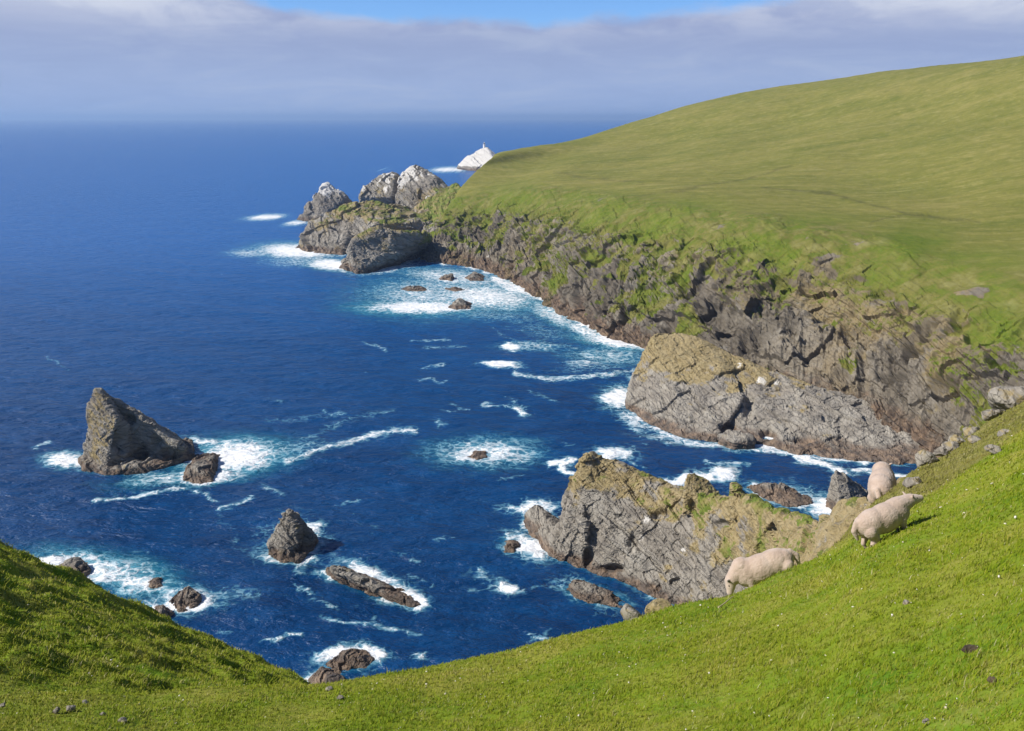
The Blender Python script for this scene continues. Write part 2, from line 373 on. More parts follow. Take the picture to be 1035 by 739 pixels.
# ------------------------------------------------------------------ middle promontory
def promontory():
    hs = []
    yA = S(690, 443)[1]
    b = [S(634, 417), S(660, 431), S(690, 442), S(722, 446)]
    hs.append(stack_of([*b, off(b[0], 8, 40), S(665, 362), off(b[3], 12, 45)],
                       [P(661, 339, 318), P(690, 338, 318), P(706, 343, 314), P(720, 351, 310), P(655, 366, 305), P(640, 384, 300), P(633, 402, 296), P(752, 400, 276), P(735, 358, 306), P(728, 425, 270)]))
    c = [S(715, 444), S(765, 448), S(800, 457), S(850, 464), S(915, 469), S(960, 466)]
    hs.append(stack_of([off(c[0], 0, 6), off(c[1], 0, 5), off(c[2], 0, 2), off(c[0], 10, 45), off(c[2], 15, 50)],
                       [P(735, 358, 306), P(752, 364, 302), P(762, 371, 298), P(790, 379, 292), P(815, 390, 285), P(770, 420, 272), P(800, 425, 268), P(745, 392, 285)]))
    hs.append(stack_of([c[2], c[3], off(c[2], 15, 45), off(c[3], 20, 45)],
                       [P(790, 379, 292), P(815, 390, 285), P(832, 396, 282), P(852, 406, 276), P(805, 432, 262), P(845, 430, 258), P(790, 400, 280)]))
    hs.append(stack_of([c[3], c[4], c[5], off(c[3], 20, 45), off(c[5], 30, 40)],
                       [P(832, 396, 282), P(852, 406, 276), P(880, 420, 268), P(915, 436, 258), P(950, 455, 246), P(850, 440, 254), P(900, 452, 246)]))
    lowp = [S(728, 449), S(742, 455), S(760, 452), S(758, 446), S(735, 446)]
    hs.append(lowp + dup_down(lowp) + [off(p, 0, 1, 2.2) for p in lowp])
    def lich(v, n, r, f): return np.clip(0.14 + 0.90 * sstep(6, 15, v[:, 2] + 5 * f) + 0.6 * f - 0.6 * sstep(100, 125, v[:, 0]), 0, 1)
    def grass(v, n, r, f): return np.clip(0.7 * sstep(0.4, 0.85, n[:, 2]) * sstep(9, 16, v[:, 2]) * sstep(75, 100, v[:, 0]) + 0.6 * f - 0.1 - 0.3 * sstep(115, 128, v[:, 0]), 0, 1)
    def gua(v, n, r, f):
        g = np.zeros(len(v))
        for px, py, rr in ((747, 370, 5), (770, 384, 8), (785, 386, 6), (738, 424, 4), (724, 394, 4), (825, 395, 5)):
            cc = ray(px, py); d = v - CAM; d = d / np.linalg.norm(d, axis=1)[:, None]
            g = np.maximum(g, (0.66 + 0.5 * f) * np.exp(-((np.linalg.norm(d - cc, axis=1) * F / rr) ** 2)))
        return g
    o = rock('rock_promontory', hs, 0.36, 5.5, 1.0, (0.36, -0.12, 0.93), fine=0.8, pits=((777, 439, 8, 5, 4), (757, 410, 5, 14, 2.5), (735, 432, 7, 5, 2), (810, 445, 12, 4, 1.5), (780, 395, 14, 4, 1.5), (840, 425, 14, 4, 1.5)), lichen=lich, grass=grass, guano=gua, smooth_it=1)
    tag(o, 'broad bedded grey rock promontory with ochre top jutting from the green cliff', 'headland')
promontory()

# ------------------------------------------------------------------ far rocks at the end of the headland
def white_top(k, lo=0.45):
    return lambda v, n, r, f: np.clip(k * sstep(lo, 0.95, r + 0.3 * f) + 0.1, 0, 1)
def far_rocks():
    yD = S(362, 277)[1]; yC = S(310, 254)[1]
    hs = []
    hs.append(stack_of([S(346, 271), S(362, 277), S(392, 269), S(425, 259), S(440, 250), off(S(362, 262), 0, 30)],
                       [P(352, 247, yD + 12), P(362, 235, yD + 25), P(380, 230, yD + 32), P(410, 233, yD + 40), P(432, 238, yD + 50), P(356, 258, yD + 8)]))
    hs.append(stack_of([S(299, 251), S(320, 256), S(345, 258), S(370, 250), off(S(310, 246), 0, 35), S(400, 245)],
                       [P(308, 236, yC + 10), P(314, 223, yC + 25), P(338, 213, yC + 40), P(360, 205, yC + 55), P(345, 233, yC + 15)]))
    hs.append(stack_of([S(345, 250), S(400, 250), S(440, 250), off(S(400, 240), 0, 80)],
                       [P(338, 213, yC + 40), P(360, 204, yC + 60), P(385, 205, yC + 70), P(412, 211, yC + 70), P(432, 222, yC + 50), P(445, 225, yC + 30), P(380, 226, yC - 10)]))
    hs.append(stack_of([S(362, 225), S(400, 222), S(445, 222), off(S(400, 215), 0, 60)],
                       [P(365, 199, 810), P(371, 186, 815), P(384, 177, 820), P(400, 175, 820), P(402, 188, 815), P(395, 200, 800)]))
    hs.append(stack_of([S(395, 232), S(445, 232), S(450, 222), off(S(420, 222), 0, 60)],
                       [P(402, 182, 800), P(411, 172, 805), P(421, 169, 805), P(436, 175, 800), P(451, 188, 790), P(452, 205, 760)]))
    hs.append(stack_of([S(412, 250), S(445, 262), S(470, 262), off(S(440, 240), 0, 120)],
                       [P(415, 214, 740), P(428, 206, 770), P(444, 196, 780), P(462, 186, 760), P(470, 200, 720), P(452, 222, 680), P(440, 238, 655), P(425, 228, 690)]))
    def gua(v, n, r, f):
        b = sstep(760, 800, v[:, 1])
        g = b * sstep(26, 52, v[:, 2] + 22 * f) * 0.85 * (0.5 + 0.5 * sstep(0.2, -0.5, n[:, 0]))
        c = ray(433, 201); d = v - CAM; d = d / np.linalg.norm(d, axis=1)[:, None]
        return np.clip(np.maximum(g, 1.2 * np.exp(-((np.linalg.norm(d - c, axis=1) * F / 3.5) ** 2))), 0, 1)
    def grass(v, n, r, f): return np.clip(0.6 * sstep(0.45, 0.8, n[:, 2]) * sstep(12, 24, v[:, 2]) + 0.7 * f - 0.12 - 0.8 * sstep(765, 790, v[:, 1]) * sstep(-40, -75, v[:, 0]) + 0.5 * sstep(-85, -60, v[:, 0]), 0, 1)
    def lich(v, n, r, f): return np.clip(0.25 + 0.6 * sstep(12, 30, v[:, 2]) + 0.7 * f - 0.5 * sstep(760, 790, v[:, 1]), 0, 1)
    o = rock('rocky_headland', hs, 0.85, 12, 3.0, (0.55, -0.15, 0.8), M_FAR, lichen=lich, guano=gua, grass=grass)
    tag(o, 'rugged far headland of overlapping brown and grey crags ending in surf', 'headland')
    b = [S(300, 222), S(318, 225), S(345, 222), S(362, 214), off(S(330, 218), 0, 50)]
    y = b[1][1]
    h = [stack_of(b, [P(326, 187, y + 25), P(331, 184, y + 25), P(338, 191, y + 25), P(350, 199, y + 20), P(318, 201, y + 20), P(305, 215, y + 12)])]
    o = rock('sea_stack', h, 1.1, 10, 2.3, (0.8, 0.2, 0.5), M_FAR, guano=white_top(0.8, 0.3), lichen=lambda v, n, r, f: np.zeros(len(v)))
    tag(o, 'sharp far stack with a white guano peak left of the headland crags', 'sea stack')
    b = [S(461, 170), S(480, 173), S(505, 174), S(515, 170), off(S(490, 168), 0, 120)]
    y = b[1][1]
    h = [stack_of(b, [P(464, 167, y + 40), P(475, 157, y + 60), P(486, 151, y + 70), P(492, 149, y + 70), P(502, 157, y + 60), P(510, 165, y + 50)], -8)]
    o = rock('rock_islet', h, 2.0, 24, 2.2, (0.7, 0.2, 0.6), M_FAR, guano=lambda v, n, r, f: np.clip(1.3 * sstep(3, 12, v[:, 2] + 4 * f), 0, 1), lichen=lambda v, n, r, f: np.zeros(len(v)))
    tag(o, 'most distant rock island, white all over, behind the green hill end', 'islet')
    top = P(489.5, 150, y + 70)
    e = bpy.data.objects.new('lighthouse', None); COL.objects.link(e); e.location = Vector(top) - Vector((0, 0, 3))
    tag(e, 'tiny white lighthouse on the top of the most distant rock island', 'lighthouse')
    mw, t, bb, _ = new_mat('white_paint'); bb.inputs['Base Color'].default_value = (0.78, 0.77, 0.74, 1); bb.inputs['Roughness'].default_value = 0.6
    t.put(bb.inputs['Base Color'], t.ramp(t.noise(t.pos(), 0.4), [(0.3, (0.70, 0.68, 0.64)), (0.7, (0.80, 0.79, 0.77))]))
    md, t, bd, _ = new_mat('lantern_glass'); bd.inputs['Base Color'].default_value = (0.05, 0.06, 0.07, 1); bd.inputs['Roughness'].default_value = 0.2
    for nm, r1, r2, z0, z1, mt in (('tower', 3.0, 2.1, 0, 11, mw), ('gallery', 2.9, 2.9, 11.003, 11.6, mw), ('lantern', 1.4, 1.4, 11.603, 13.6, md), ('dome_roof', 1.6, 0.2, 13.603, 15, mw)):
        bm = bmesh.new(); bmesh.ops.create_cone(bm, cap_ends=True, segments=16, radius1=r1, radius2=r2, depth=z1 - z0)
        bmesh.ops.translate(bm, verts=bm.verts, vec=(0, 0, (z0 + z1) / 2)); me = bpy.data.meshes.new(nm); bm.to_mesh(me); bm.free(); link_mesh(nm, me, mt, e)
far_rocks()

# ------------------------------------------------------------------ the green hill with its cliff
def pchip(tk, Y, tq):
    tk = np.asarray(tk, float); h = np.diff(tk); d = np.diff(Y, axis=0) / h.reshape(-1, *([1] * (Y.ndim - 1)))
    m = np.zeros_like(Y); m[0] = d[0]; m[-1] = d[-1]
    hh = h.reshape(-1, *([1] * (Y.ndim - 1)))
    w1 = 2 * hh[1:] + hh[:-1]; w2 = hh[1:] + 2 * hh[:-1]
    with np.errstate(divide='ignore', invalid='ignore'):
        hm = (w1 + w2) / (w1 / d[:-1] + w2 / d[1:])
    m[1:-1] = np.where(d[:-1] * d[1:] > 0, np.nan_to_num(hm), 0)
    i = np.clip(np.searchsorted(tk, tq, 'right') - 1, 0, len(tk) - 2)
    s = (tq - tk[i]) / h[i]; sh = (-1,) + (1,) * (Y.ndim - 1); s = s.reshape(sh); H_ = h[i].reshape(sh)
    return (Y[i] * (1 + 2 * s) * (1 - s) ** 2 + m[i] * H_ * s * (1 - s) ** 2 + Y[i + 1] * s * s * (3 - 2 * s) + m[i + 1] * H_ * s * s * (s - 1))

HILLCOLS = [
    (S(432, 262), (444, 238, 668), (458, 203, 705), (470, 185, 750), (485, 170, 805), (500, 157, 865)),
    (S(470, 268), (478, 242, 640), (500, 195, 690), (520, 180, 760), (545, 163, 860), (575, 143, 980)),
    (S(505, 278), (512, 246, 596), (545, 190, 655), (580, 172, 760), (615, 150, 900), (650, 121, 1080)),
    (S(535, 294), (545, 256, 540), (590, 195, 600), (630, 175, 720), (670, 148, 880), (712, 103, 1100)),
    (S(570, 315), (580, 268, 480), (630, 200, 540), (680, 175, 680), (730, 140, 860), (775, 90, 1100)),
    (S(610, 336), (620, 280, 432), (675, 207, 490), (730, 178, 640), (790, 135, 840), (840, 81, 1080)),
    (S(655, 352), (668, 292, 402), (720, 214, 455), (785, 182, 600), (850, 130, 800), (905, 72, 1050)),
    (S(735, 385), (745, 312, 356), (790, 222, 412), (850, 190, 560), (910, 128, 760), (965, 66, 1000)),
    (S(830, 412), (830, 332, 326), (880, 238, 370), (930, 200, 500), (975, 128, 700), (1025, 59, 950)),
    (S(900, 440), (905, 357, 292), (960, 268, 325), (1005, 210, 440), (1050, 128, 640), (1090, 50, 900)),
    (S(950, 470), (975, 387, 256), (1040, 292, 285), (1080, 220, 400), (1120, 128, 600), (1160, 41, 850)),
    (S(1010, 510), (1060, 420, 222), (1120, 320, 250), (1170, 235, 350), (1210, 130, 550), (1250, 28, 800)),
    (S(1100, 560), (1150, 460, 188), (1230, 350, 215), (1280, 250, 300), (1310, 130, 500), (1350, 15, 750)),
    (S(1250, 620), (1320, 500, 150), (1420, 380, 175), (1480, 260, 260), (1500, 130, 450), (1550, 0, 700)),
]
def hill():
    C = []
    for c in HILLCOLS:
        b = c[0]; pts = [P(*q) for q in c[1:]]
        d = b - pts[0]; d[2] = 0; d /= np.linalg.norm(d)
        sk = pts[-1]; bk = (sk - CAM) * np.array([1, 1, 0]); bk /= np.linalg.norm(bk)
        col = [np.array([b[0], b[1], -6]) + d * 3, np.array([b[0], b[1], 0.0]), *pts, sk + bk * 260 + np.array([0, 0, -32 - sk[2] * 0.12]), np.array([*(sk + bk * 900)[:2], -6])]
        C.append(col)
    # the seaward end turns away behind the first column
    e = [np.array([p[0] * 1.16 + 6, p[1] * 1.16, -6.0]) for p in C[0]]
    e2 = [(C[0][k] * 0.5 + e[k] * 0.5) * np.array([1, 1, 0]) + np.array([0, 0, C[0][k][2] * 0.62]) for k in range(len(e))]
    C = [e, e2] + C
    C = np.array(C).transpose(1, 0, 2)                     # rows, columns, xyz
    tr = np.array([0, .03, .30, .52, .64, .76, .88, .94, 1.0])
    rq = np.concatenate([np.linspace(0, .52, 330, endpoint=False), np.linspace(.52, .88, 150, endpoint=False), np.linspace(.88, 1, 24)])
    cq = np.concatenate([np.linspace(0, 2, 50, endpoint=False), np.linspace(2, 8, 560, endpoint=False), np.linspace(8, 13, 520, endpoint=False), np.linspace(13, 15, 60)])
    A = pchip(tr, C, rq)                                   # rq, cols, xyz
    B = pchip(np.arange(C.shape[1]), A.transpose(1, 0, 2), cq).transpose(1, 0, 2)
    nr, nc = B.shape[:2]
    rho = np.interp(rq, tr, np.arange(len(tr)))[:, None] * np.ones((1, nc))
    gam = np.ones((nr, 1)) * cq[None, :]
    v = B.reshape(-1, 3)
    fc = grid_faces(nr, nc)[:, ::-1]; flat = (rho[:-1, :-1] < 2.7).ravel()
    me = mesh_np('hill', v, fc)
    if normals_of(me)[:, 2].mean() < 0: me.flip_normals(); me.update()
    n = normals_of(me); r = rho.ravel(); g = gam.ravel()
    cliff = sstep(3.25, 2.75, r)
    # gullies run down the slope: noise that varies along the coast, hardly up the slope
    gl = np.stack([g * 2.3, r * 0.45, np.zeros_like(g)], 1)
    gul = ridged(gl + fbm(v / 60, 3)[:, None] * 0.6, 3)
    gul2 = ridged(np.stack([g * 6.5, r * 0.9, np.full_like(g, 3.3)], 1) + fbm(v / 30 + 8, 3)[:, None] * 0.5, 3)
    out = sstep(0.10, 0.34, ridged(v / np.array([20, 20, 13]) + 2.2, 3) + 0.35 * fbm(v / 14, 4) - 0.26 + 0.30 * sstep(8.2, 10, g)) * sstep(2.75, 2.35, r) * sstep(1.5, 2.0, r)
    d = cliff * (3.4 * gul * sstep(3.1, 2.2, r) + 2.0 * gul2 * sstep(2.7, 1.9, r) + 5.0 * fbm(v / 45 + 2, 3) * sstep(1, 1.6, r) + rock_disp(v, 9.0, (0.30, -0.12, 0.94), 2.7) * (0.25 + 0.85 * sstep(2.6, 1.6, r) + 0.6 * out) + 2.2 * out)
    px = PW / 2 + F * v[:, 0] / (v[:, 1] * cp - (v[:, 2] - H) * sp); py = PH / 2 - F * (v[:, 1] * sp + (v[:, 2] - H) * cp) / (v[:, 1] * cp - (v[:, 2] - H) * sp)
    for cx, cy, rx, ry, dep in ((925, 364, 9, 6, 7), (634, 320, 4, 11, 6), (738, 330, 26, 13, 5), (895, 300, 14, 7, 4), (905, 385, 16, 5, 5), (860, 345, 8, 12, 4), (700, 300, 6, 12, 4), (560, 275, 7, 9, 4), (780, 300, 8, 8, 4), (960, 400, 14, 6, 5), (660, 315, 12, 8, 3), (820, 300, 10, 5, 3), (975, 330, 8, 10, 3), (865, 285, 16, 5, 3), (520, 268, 5, 8, 5), (590, 300, 5, 14, 6), (612, 310, 4, 10, 5), (680, 335, 6, 12, 5), (640, 290, 9, 4, 3), (760, 350, 14, 8, 5), (850, 385, 10, 6, 4), (915, 320, 6, 9, 4), (940, 345, 5, 8, 4), (800, 340, 7, 10, 4), (575, 290, 4, 8, 4)):
        d = d - dep * np.exp(-((((px - cx) / rx) ** 2 + ((py - cy + 1.5 * gul2) / ry) ** 2) ** 2))
    d = d + (1 - cliff) * (1.6 * fbm(v / 70, 4) + 0.7 * ridged(v / np.array([60, 25, 25]), 3) + .3 * fbm(v / 6, 3)) * sstep(6.6, 5.8, r)
    v = v + n * d[:, None]; set_verts(me, v); n = normals_of(me)
    me.polygons.foreach_set('use_smooth', ~flat)
    f1 = fbm(v / 14, 4); f2 = fbm(v / 34 + 5, 3)
    rug = sstep(8.0, 9.3, g) * sstep(12.6, 11.8, g)                  # the rugged ochre corner on the right
    gr = sstep(0.98, 1.9, r - 0.36 * rug + 1.7 * f1 + 1.9 * f2 - .2 * gul + .25 * fbm(v / 5, 3))
    rough = np.abs(rock_disp(v, 9.0, (0.5, -0.4, 0.75), 1.0))
    gr = gr * np.clip(0.50 + 0.8 * sstep(0.2, 0.55, n[:, 2]) , 0, 1)
    gr = np.clip(gr * 1.3, 0, 1) * (1 - 0.5 * out)                               # crags in the turf
    gr = np.maximum(gr, 0.9 * sstep(2.25, 2.7, r - 0.32 * rug + 1.4 * f1 + 0.8 * f2 - .6 * out * sstep(2.6, 2.3, r))); gr = np.maximum(gr, sstep(2.85, 3.05, r + .15 * f1))
    moor = sstep(2.98, 3.2, r + 0.25 * f1)
    # the close-cropped bright sward near the cliff edge on the right
    bright = sstep(0.05, 0.3, f2 + 0.2 * f1) * sstep(3.2, 2.9, r) * 0.7
    px = PW / 2 + F * v[:, 0] / (v[:, 1] * cp - (v[:, 2] - H) * sp); py = PH / 2 - F * (v[:, 1] * sp + (v[:, 2] - H) * cp) / (v[:, 1] * cp - (v[:, 2] - H) * sp)
    for (sx, sy, rx, ry, k) in ((925, 245, 42, 20, 1.0), (990, 262, 60, 13, .8), (700, 208, 45, 8, .7), (810, 222, 60, 6, .6), (520, 200, 30, 18, .6), (600, 200, 50, 8, .6), (460, 240, 22, 8, 1.0), (770, 300, 22, 25, .7), (1010, 350, 25, 60, .9)):
        bright = np.maximum(bright, k * np.exp(-(((px - sx) / rx) ** 2 + ((py - sy) / ry) ** 2) ** 1.3) * (0.8 + 0.8 * f1))
    path = np.zeros_like(r)
    def pl(pts, w, k):
        nonlocal path
        dd = np.full(len(r), 1e9)
        for (x0, y0), (x1, y1) in zip(pts[:-1], pts[1:]):
            tt = np.clip(((px - x0) * (x1 - x0) + (py - y0) * (y1 - y0)) / ((x1 - x0) ** 2 + (y1 - y0) ** 2), 0, 1)
            dd = np.minimum(dd, np.hypot(px - x0 - tt * (x1 - x0), py - y0 - tt * (y1 - y0)))
        path = np.maximum(path, k * np.exp(-(dd / w) ** 2))
    jig = 4.0 * fbm(v / 22 + 1.7, 4)
    py = py + jig
    pl([(640, 200), (700, 190), (760, 180), (800, 168)], 1.1, .45); pl([(770, 190), (840, 195), (880, 206), (920, 217), (990, 224)], 1.1, .6); pl([(880, 226), (905, 218), (920, 216)], 1.0, .5)
    pl([(560, 175), (600, 180), (650, 185)], 1.2, .4)
    attr(me, 'grass', np.clip(gr, 0, 1)); attr(me, 'moor', moor); attr(me, 'bright', np.clip(bright, 0, 1)); attr(me, 'path', path * sstep(2.9, 3.1, r + .3))
    attr(me, 'lichen', np.clip(0.05 + 0.40 * sstep(1.5, 2.4, r) + 0.9 * f2 + 0.42 * rug, 0, 1)); attr(me, 'guano', np.clip(0.62 * sstep(.25, .5, fbm(v / 9 + 4, 2)) * sstep(1.9, 1.5, r), 0, 1))
    o = link_mesh('hill', me, M_HILL); tag(o, kind='structure')
    w = v[(np.abs(v[:, 2]) < 0.8) & (v[:, 1] < 700)]
    WATERLINE.append(w[:: max(1, len(w) // 2500)])
def make_hill_mat():
    m, t, b, out = new_mat('cliff_and_turf'); p = t.pos()
    c, band, grain, crack = rock_colour(t, p, 0.55, (0.30, -0.12, 0.94))
    big = t.noise(p, 0.022, 4, 0.6)
    c = t.mix(t.step(big, 0.56, 0.38, 0, 0.75), c, t.mix(band, (0.035, 0.032, 0.032), (0.17, 0.155, 0.14)))
    c = t.mix(t.step(big, 0.52, 0.66, 0, 0.5), c, (0.30, 0.225, 0.115))
    c = t.mix(0.42, c, (0.105, 0.080, 0.044))
    g = t.attr('grass'); moor = t.attr('moor'); br = t.attr('bright')
    gn = t.noise(p, 0.28, 6, 0.68)
    gm = t.step(t.math('ADD', g, t.math('MULTIPLY', t.math('SUBTRACT', gn, 0.5), 1.5)), 0.40, 0.60)
    gc = t.ramp(t.noise(p, 0.13, 6, 0.62), [(0.22, (0.24, 0.20, 0.10)), (0.33, (0.20, 0.19, 0.065)), (0.46, (0.150, 0.142, 0.036)), (0.60, (0.100, 0.128, 0.016)), (0.74, (0.165, 0.155, 0.045))])
    gc = t.mix(t.math('MULTIPLY', br, 0.85), gc, t.ramp(t.noise(p, 0.5, 4), [(0.3, (0.070, 0.115, 0.008)), (0.5, (0.105, 0.150, 0.011)), (0.7, (0.155, 0.165, 0.028))]))
    st = t.map(p, (0, 0, 0.5), (0.5, 1.6, 1.6))
    mn = t.noise(st, 0.022, 8, 0.72, 0.5); mf = t.noise(t.map(p, (0, 0, 0.35), (0.6, 1, 1)), 0.22, 7, 0.75)
    mc = t.ramp(mn, [(0.30, (0.118, 0.134, 0.022)), (0.45, (0.155, 0.158, 0.029)), (0.56, (0.190, 0.180, 0.040)), (0.70, (0.235, 0.208, 0.060))])
    mc = t.mix(t.step(mf, 0.48, 0.70, 0, 0.6), mc, (0.31, 0.27, 0.095))
    mc = t.mix(t.step(mf, 0.47, 0.30, 0, 0.5), mc, (0.095, 0.11, 0.024))
    mc = t.mix(t.step(t.noise(t.map(p, (0, 0, 0.3), (.5, 1.4, 1)), 0.05, 7, .75, .6), 0.54, 0.70, 0, 0.40), mc, (0.10, 0.115, 0.026))
    mc = t.mix(t.step(t.noise(t.map(p, (0, 0, 0.2), (.35, 1.6, 1)), 0.06, 7, .75, 1.2), 0.57, 0.66, 0, 0.45), mc, (0.31, 0.28, 0.11))
    mc = t.mix(t.math('MULTIPLY', br, 0.9), mc, t.ramp(t.noise(p, 0.3, 4), [(0.3, (0.080, 0.128, 0.009)), (0.7, (0.135, 0.165, 0.018))]))
    mc = t.mix(t.math('MULTIPLY', t.math('MULTIPLY', t.attr('path'), t.step(t.noise(p, 0.08, 5, .7), 0.25, 0.5)), 0.85), mc, (0.05, 0.05, 0.018))
    gc = t.mix(moor, gc, mc)
    c = t.mix(gm, c, gc)
    c, w = wet_foot(t, c, p, 8.5)
    t.put(b.inputs['Base Color'], c); b.inputs['Roughness'].default_value = 0.95; b.inputs['Specular IOR Level'].default_value = 0.15
    h = t.math('ADD', t.math('MULTIPLY', band, 1.0), t.math('ADD', t.math('MULTIPLY', grain, 0.9), t.math('MULTIPLY', t.noise(p, .8, 5, .7), 0.8)))
    t.put(b.inputs['Normal'], t.bump(h, 0.55, 0.5))
    return m
M_HILL = make_hill_mat()
hill()

# ------------------------------------------------------------------ foreground slope and the mound beside it
EDGE = [(-420, 700, 7.6), (-200, 706, 7.8), (0, 706, 8.0), (150, 703, 8.1), (310, 692, 8.2), (340, 688, 8.2), (380, 683, 8.4), (430, 676, 8.6), (470, 668, 8.8), (520, 657, 9.1), (560, 646, 9.3), (600, 635, 9.6),
        (640, 626, 9.8), (690, 612, 10.0), (735, 601, 10.2), (765, 591, 10.4), (800, 575, 10.7), (830, 562, 11.0), (850, 546, 11.5), (865, 526, 12.2), (885, 506, 13.0), (905, 492, 13.8), (930, 472, 15.0),
        (960, 456, 16.5), (1000, 426, 19), (1035, 400, 21.5), (1100, 355, 26), (1250, 280, 34), (1600, 160, 45)]
MOUND = [(-420, 400, 34), (-200, 465, 30), (-60, 524, 27), (0, 553, 25.5), (50, 574, 24.3), (100, 598, 23), (150, 622, 22), (200, 646, 21), (250, 669, 20), (300, 689, 19), (340, 706, 18), (420, 745, 17), (520, 830, 16)]
def table(T):
    T = [(x, y, D * 1.2) for x, y, D in T]
    a = np.array([azim(x, y) for x, y, D in T]); e = np.array([math.tan(elev(x, y)) for x, y, D in T]); D = np.array([D for x, y, D in T])
    return a, e, D
_ea, _ee, _eD = table(EDGE); _ma, _me, _mD = table(MOUND)
def ground(x, y, detail=True):
    x = np.asarray(x, float); y = np.asarray(y, float)
    r = np.hypot(x, y); az = np.arctan2(x, y)
    e = np.interp(az, _ea, _ee); D = np.interp(az, _ea, _eD)
    s = e - 1.98 / D
    def fall(r, D, zD, s0):
        q = np.maximum(r - D, 0)
        return zD - q * (s0 + 0.12) - np.minimum(q, 14) ** 2 * 0.055 - np.maximum(q - 14, 0) * 1.4
    zn = np.where(r < D, -1.98 - s * r, fall(r, D, -e * D, e))
    e2 = np.interp(az, _ma, _me); D2 = np.interp(az, _ma, _mD)
    D1 = D * 0.9; z1 = -1.98 - s * D1 - 0.15
    t = np.clip((r - D1) / (D2 - D1), -1, 1)
    zm = np.where(t > 0, z1 + (-e2 * D2 - z1) * np.maximum(t, 0) ** 0.92, z1 + t * 9)
    zm = np.where(r > D2, fall(r, D2, -e2 * D2, e2), zm)
    mm = sstep(azim(420, 700), azim(300, 700), az)
    zm = zm - (1 - mm) * 6
    k = 0.25; hh = np.clip(0.5 + 0.5 * (zm - zn) / k, 0, 1)
    z = zn * (1 - hh) + zm * hh + k * hh * (1 - hh)
    if detail:
        p = np.stack([x, y, np.zeros_like(x)], -1).reshape(-1, 3)
        hum = 0.66 * (0.45 * ridged(p / 2.3 + 3, 3) + 0.50 * fbm(p / 1.1, 3) + 0.16 * ridged(p / 0.6 + 5, 2)).reshape(x.shape)
        sm = (0.11 * fbm(p / 2.0 + 9, 3) + 0.012 * fbm(p / 0.25, 2)).reshape(x.shape)
        w = sstep(0.2, 0.9, hh) * sstep(9, 12.6, r)
        z = z + w * hum + (1 - w) * sm
        dr = sstep(0.5, 6, r - np.maximum(D, np.where(hh > .5, D2, 0)))
        z = z + dr * (0.9 * ridged(p / 5, 3)).reshape(x.shape)
    return np.maximum(z + H, -5.0)
def ground_hit(px, py):
    d = ray(px, py); L = np.linspace(2, 60, 6000)
    q = d[None] * L[:, None]
    z = ground(q[:, 0], q[:, 1], False) - H
    i = np.argmax(q[:, 2] <= z)
    if i == 0:                                   # the ray passes over the edge: stand on the edge itself
        a = azim(px, py); r = float(np.interp(a, _ea, _eD)); x, y = r * math.sin(a), r * math.cos(a)
        return np.array([x, y, float(ground(np.array([x]), np.array([y]), False)[0])])
    return np.array([q[i, 0], q[i, 1], z[i] + H])
def ground_normal(x, y, h=0.4):
    zx = (ground(np.array([x + h]), np.array([y]), False)[0] - ground(np.array([x - h]), np.array([y]), False)[0]) / (2 * h)
    zy = (ground(np.array([x]), np.array([y + h]), False)[0] - ground(np.array([x]), np.array([y - h]), False)[0]) / (2 * h)
    n = np.array([-zx, -zy, 1]); return n / np.linalg.norm(n)

ROUGHLINE = [(540, 640), (600, 637), (660, 622), (735, 601), (800, 579), (860, 553), (900, 533), (950, 498), (1000, 462), (1035, 436), (1300, 250)]
def rough_at(x, y, z):
    """1 on the worn, stony fringe between the bright turf and the edge of the right-hand slope"""
    zc = np.maximum(y * cp - (z - H) * sp, 0.3)
    px = PW / 2 + F * x / zc; py = PH / 2 - F * (y * sp + (z - H) * cp) / zc
    ln = np.interp(px, [q[0] for q in ROUGHLINE], [q[1] for q in ROUGHLINE])
    p = np.stack([x, y, np.zeros_like(x)], 1)
    return sstep(-2, 12, ln - py + 16 * fbm(p / 1.6 + 2, 3)) * (px > 520)
def turf_colour(t, p):
    n1 = t.noise(p, 0.55, 5, 0.6); n2 = t.noise(p, 3.2, 5, 0.65); n3 = t.noise(p, 17.0, 4, 0.7)
    c = t.ramp(n1, [(0.30, (0.10, 0.19, 0.010)), (0.48, (0.17, 0.225, 0.014)), (0.66, (0.27, 0.26, 0.045))])
    c = t.mix(t.step(n2, 0.45, 0.75, 0, 0.55), c, (0.28, 0.25, 0.065))
    c = t.mix(t.step(n2, 0.48, 0.25, 0, 0.6), c, (0.075, 0.145, 0.008))
    c = t.mix(t.step(n3, 0.5, 0.72, 0, 0.4), c, (0.23, 0.215, 0.06))
    return c, n2, n3
def make_turf_mat():
    m, t, b, out = new_mat('turf'); p = t.pos()
    c, n2, n3 = turf_colour(t, p)
    ro = t.attr('rough')
    c = t.mix(t.math('MULTIPLY', ro, 0.8), c, t.ramp(t.noise(p, 1.5, 5, .65), [(0.35, (0.10, 0.075, 0.03)), (0.5, (0.15, 0.135, 0.035)), (0.68, (0.22, 0.18, 0.09))]))
    t.put(b.inputs['Base Color'], c); b.inputs['Roughness'].default_value = 0.95; b.inputs['Specular IOR Level'].default_value = 0.1
    t.put(b.inputs['Normal'], t.bump(t.math('ADD', n2, t.math('MULTIPLY', n3, 0.6)), 0.7, 0.05))
    return m
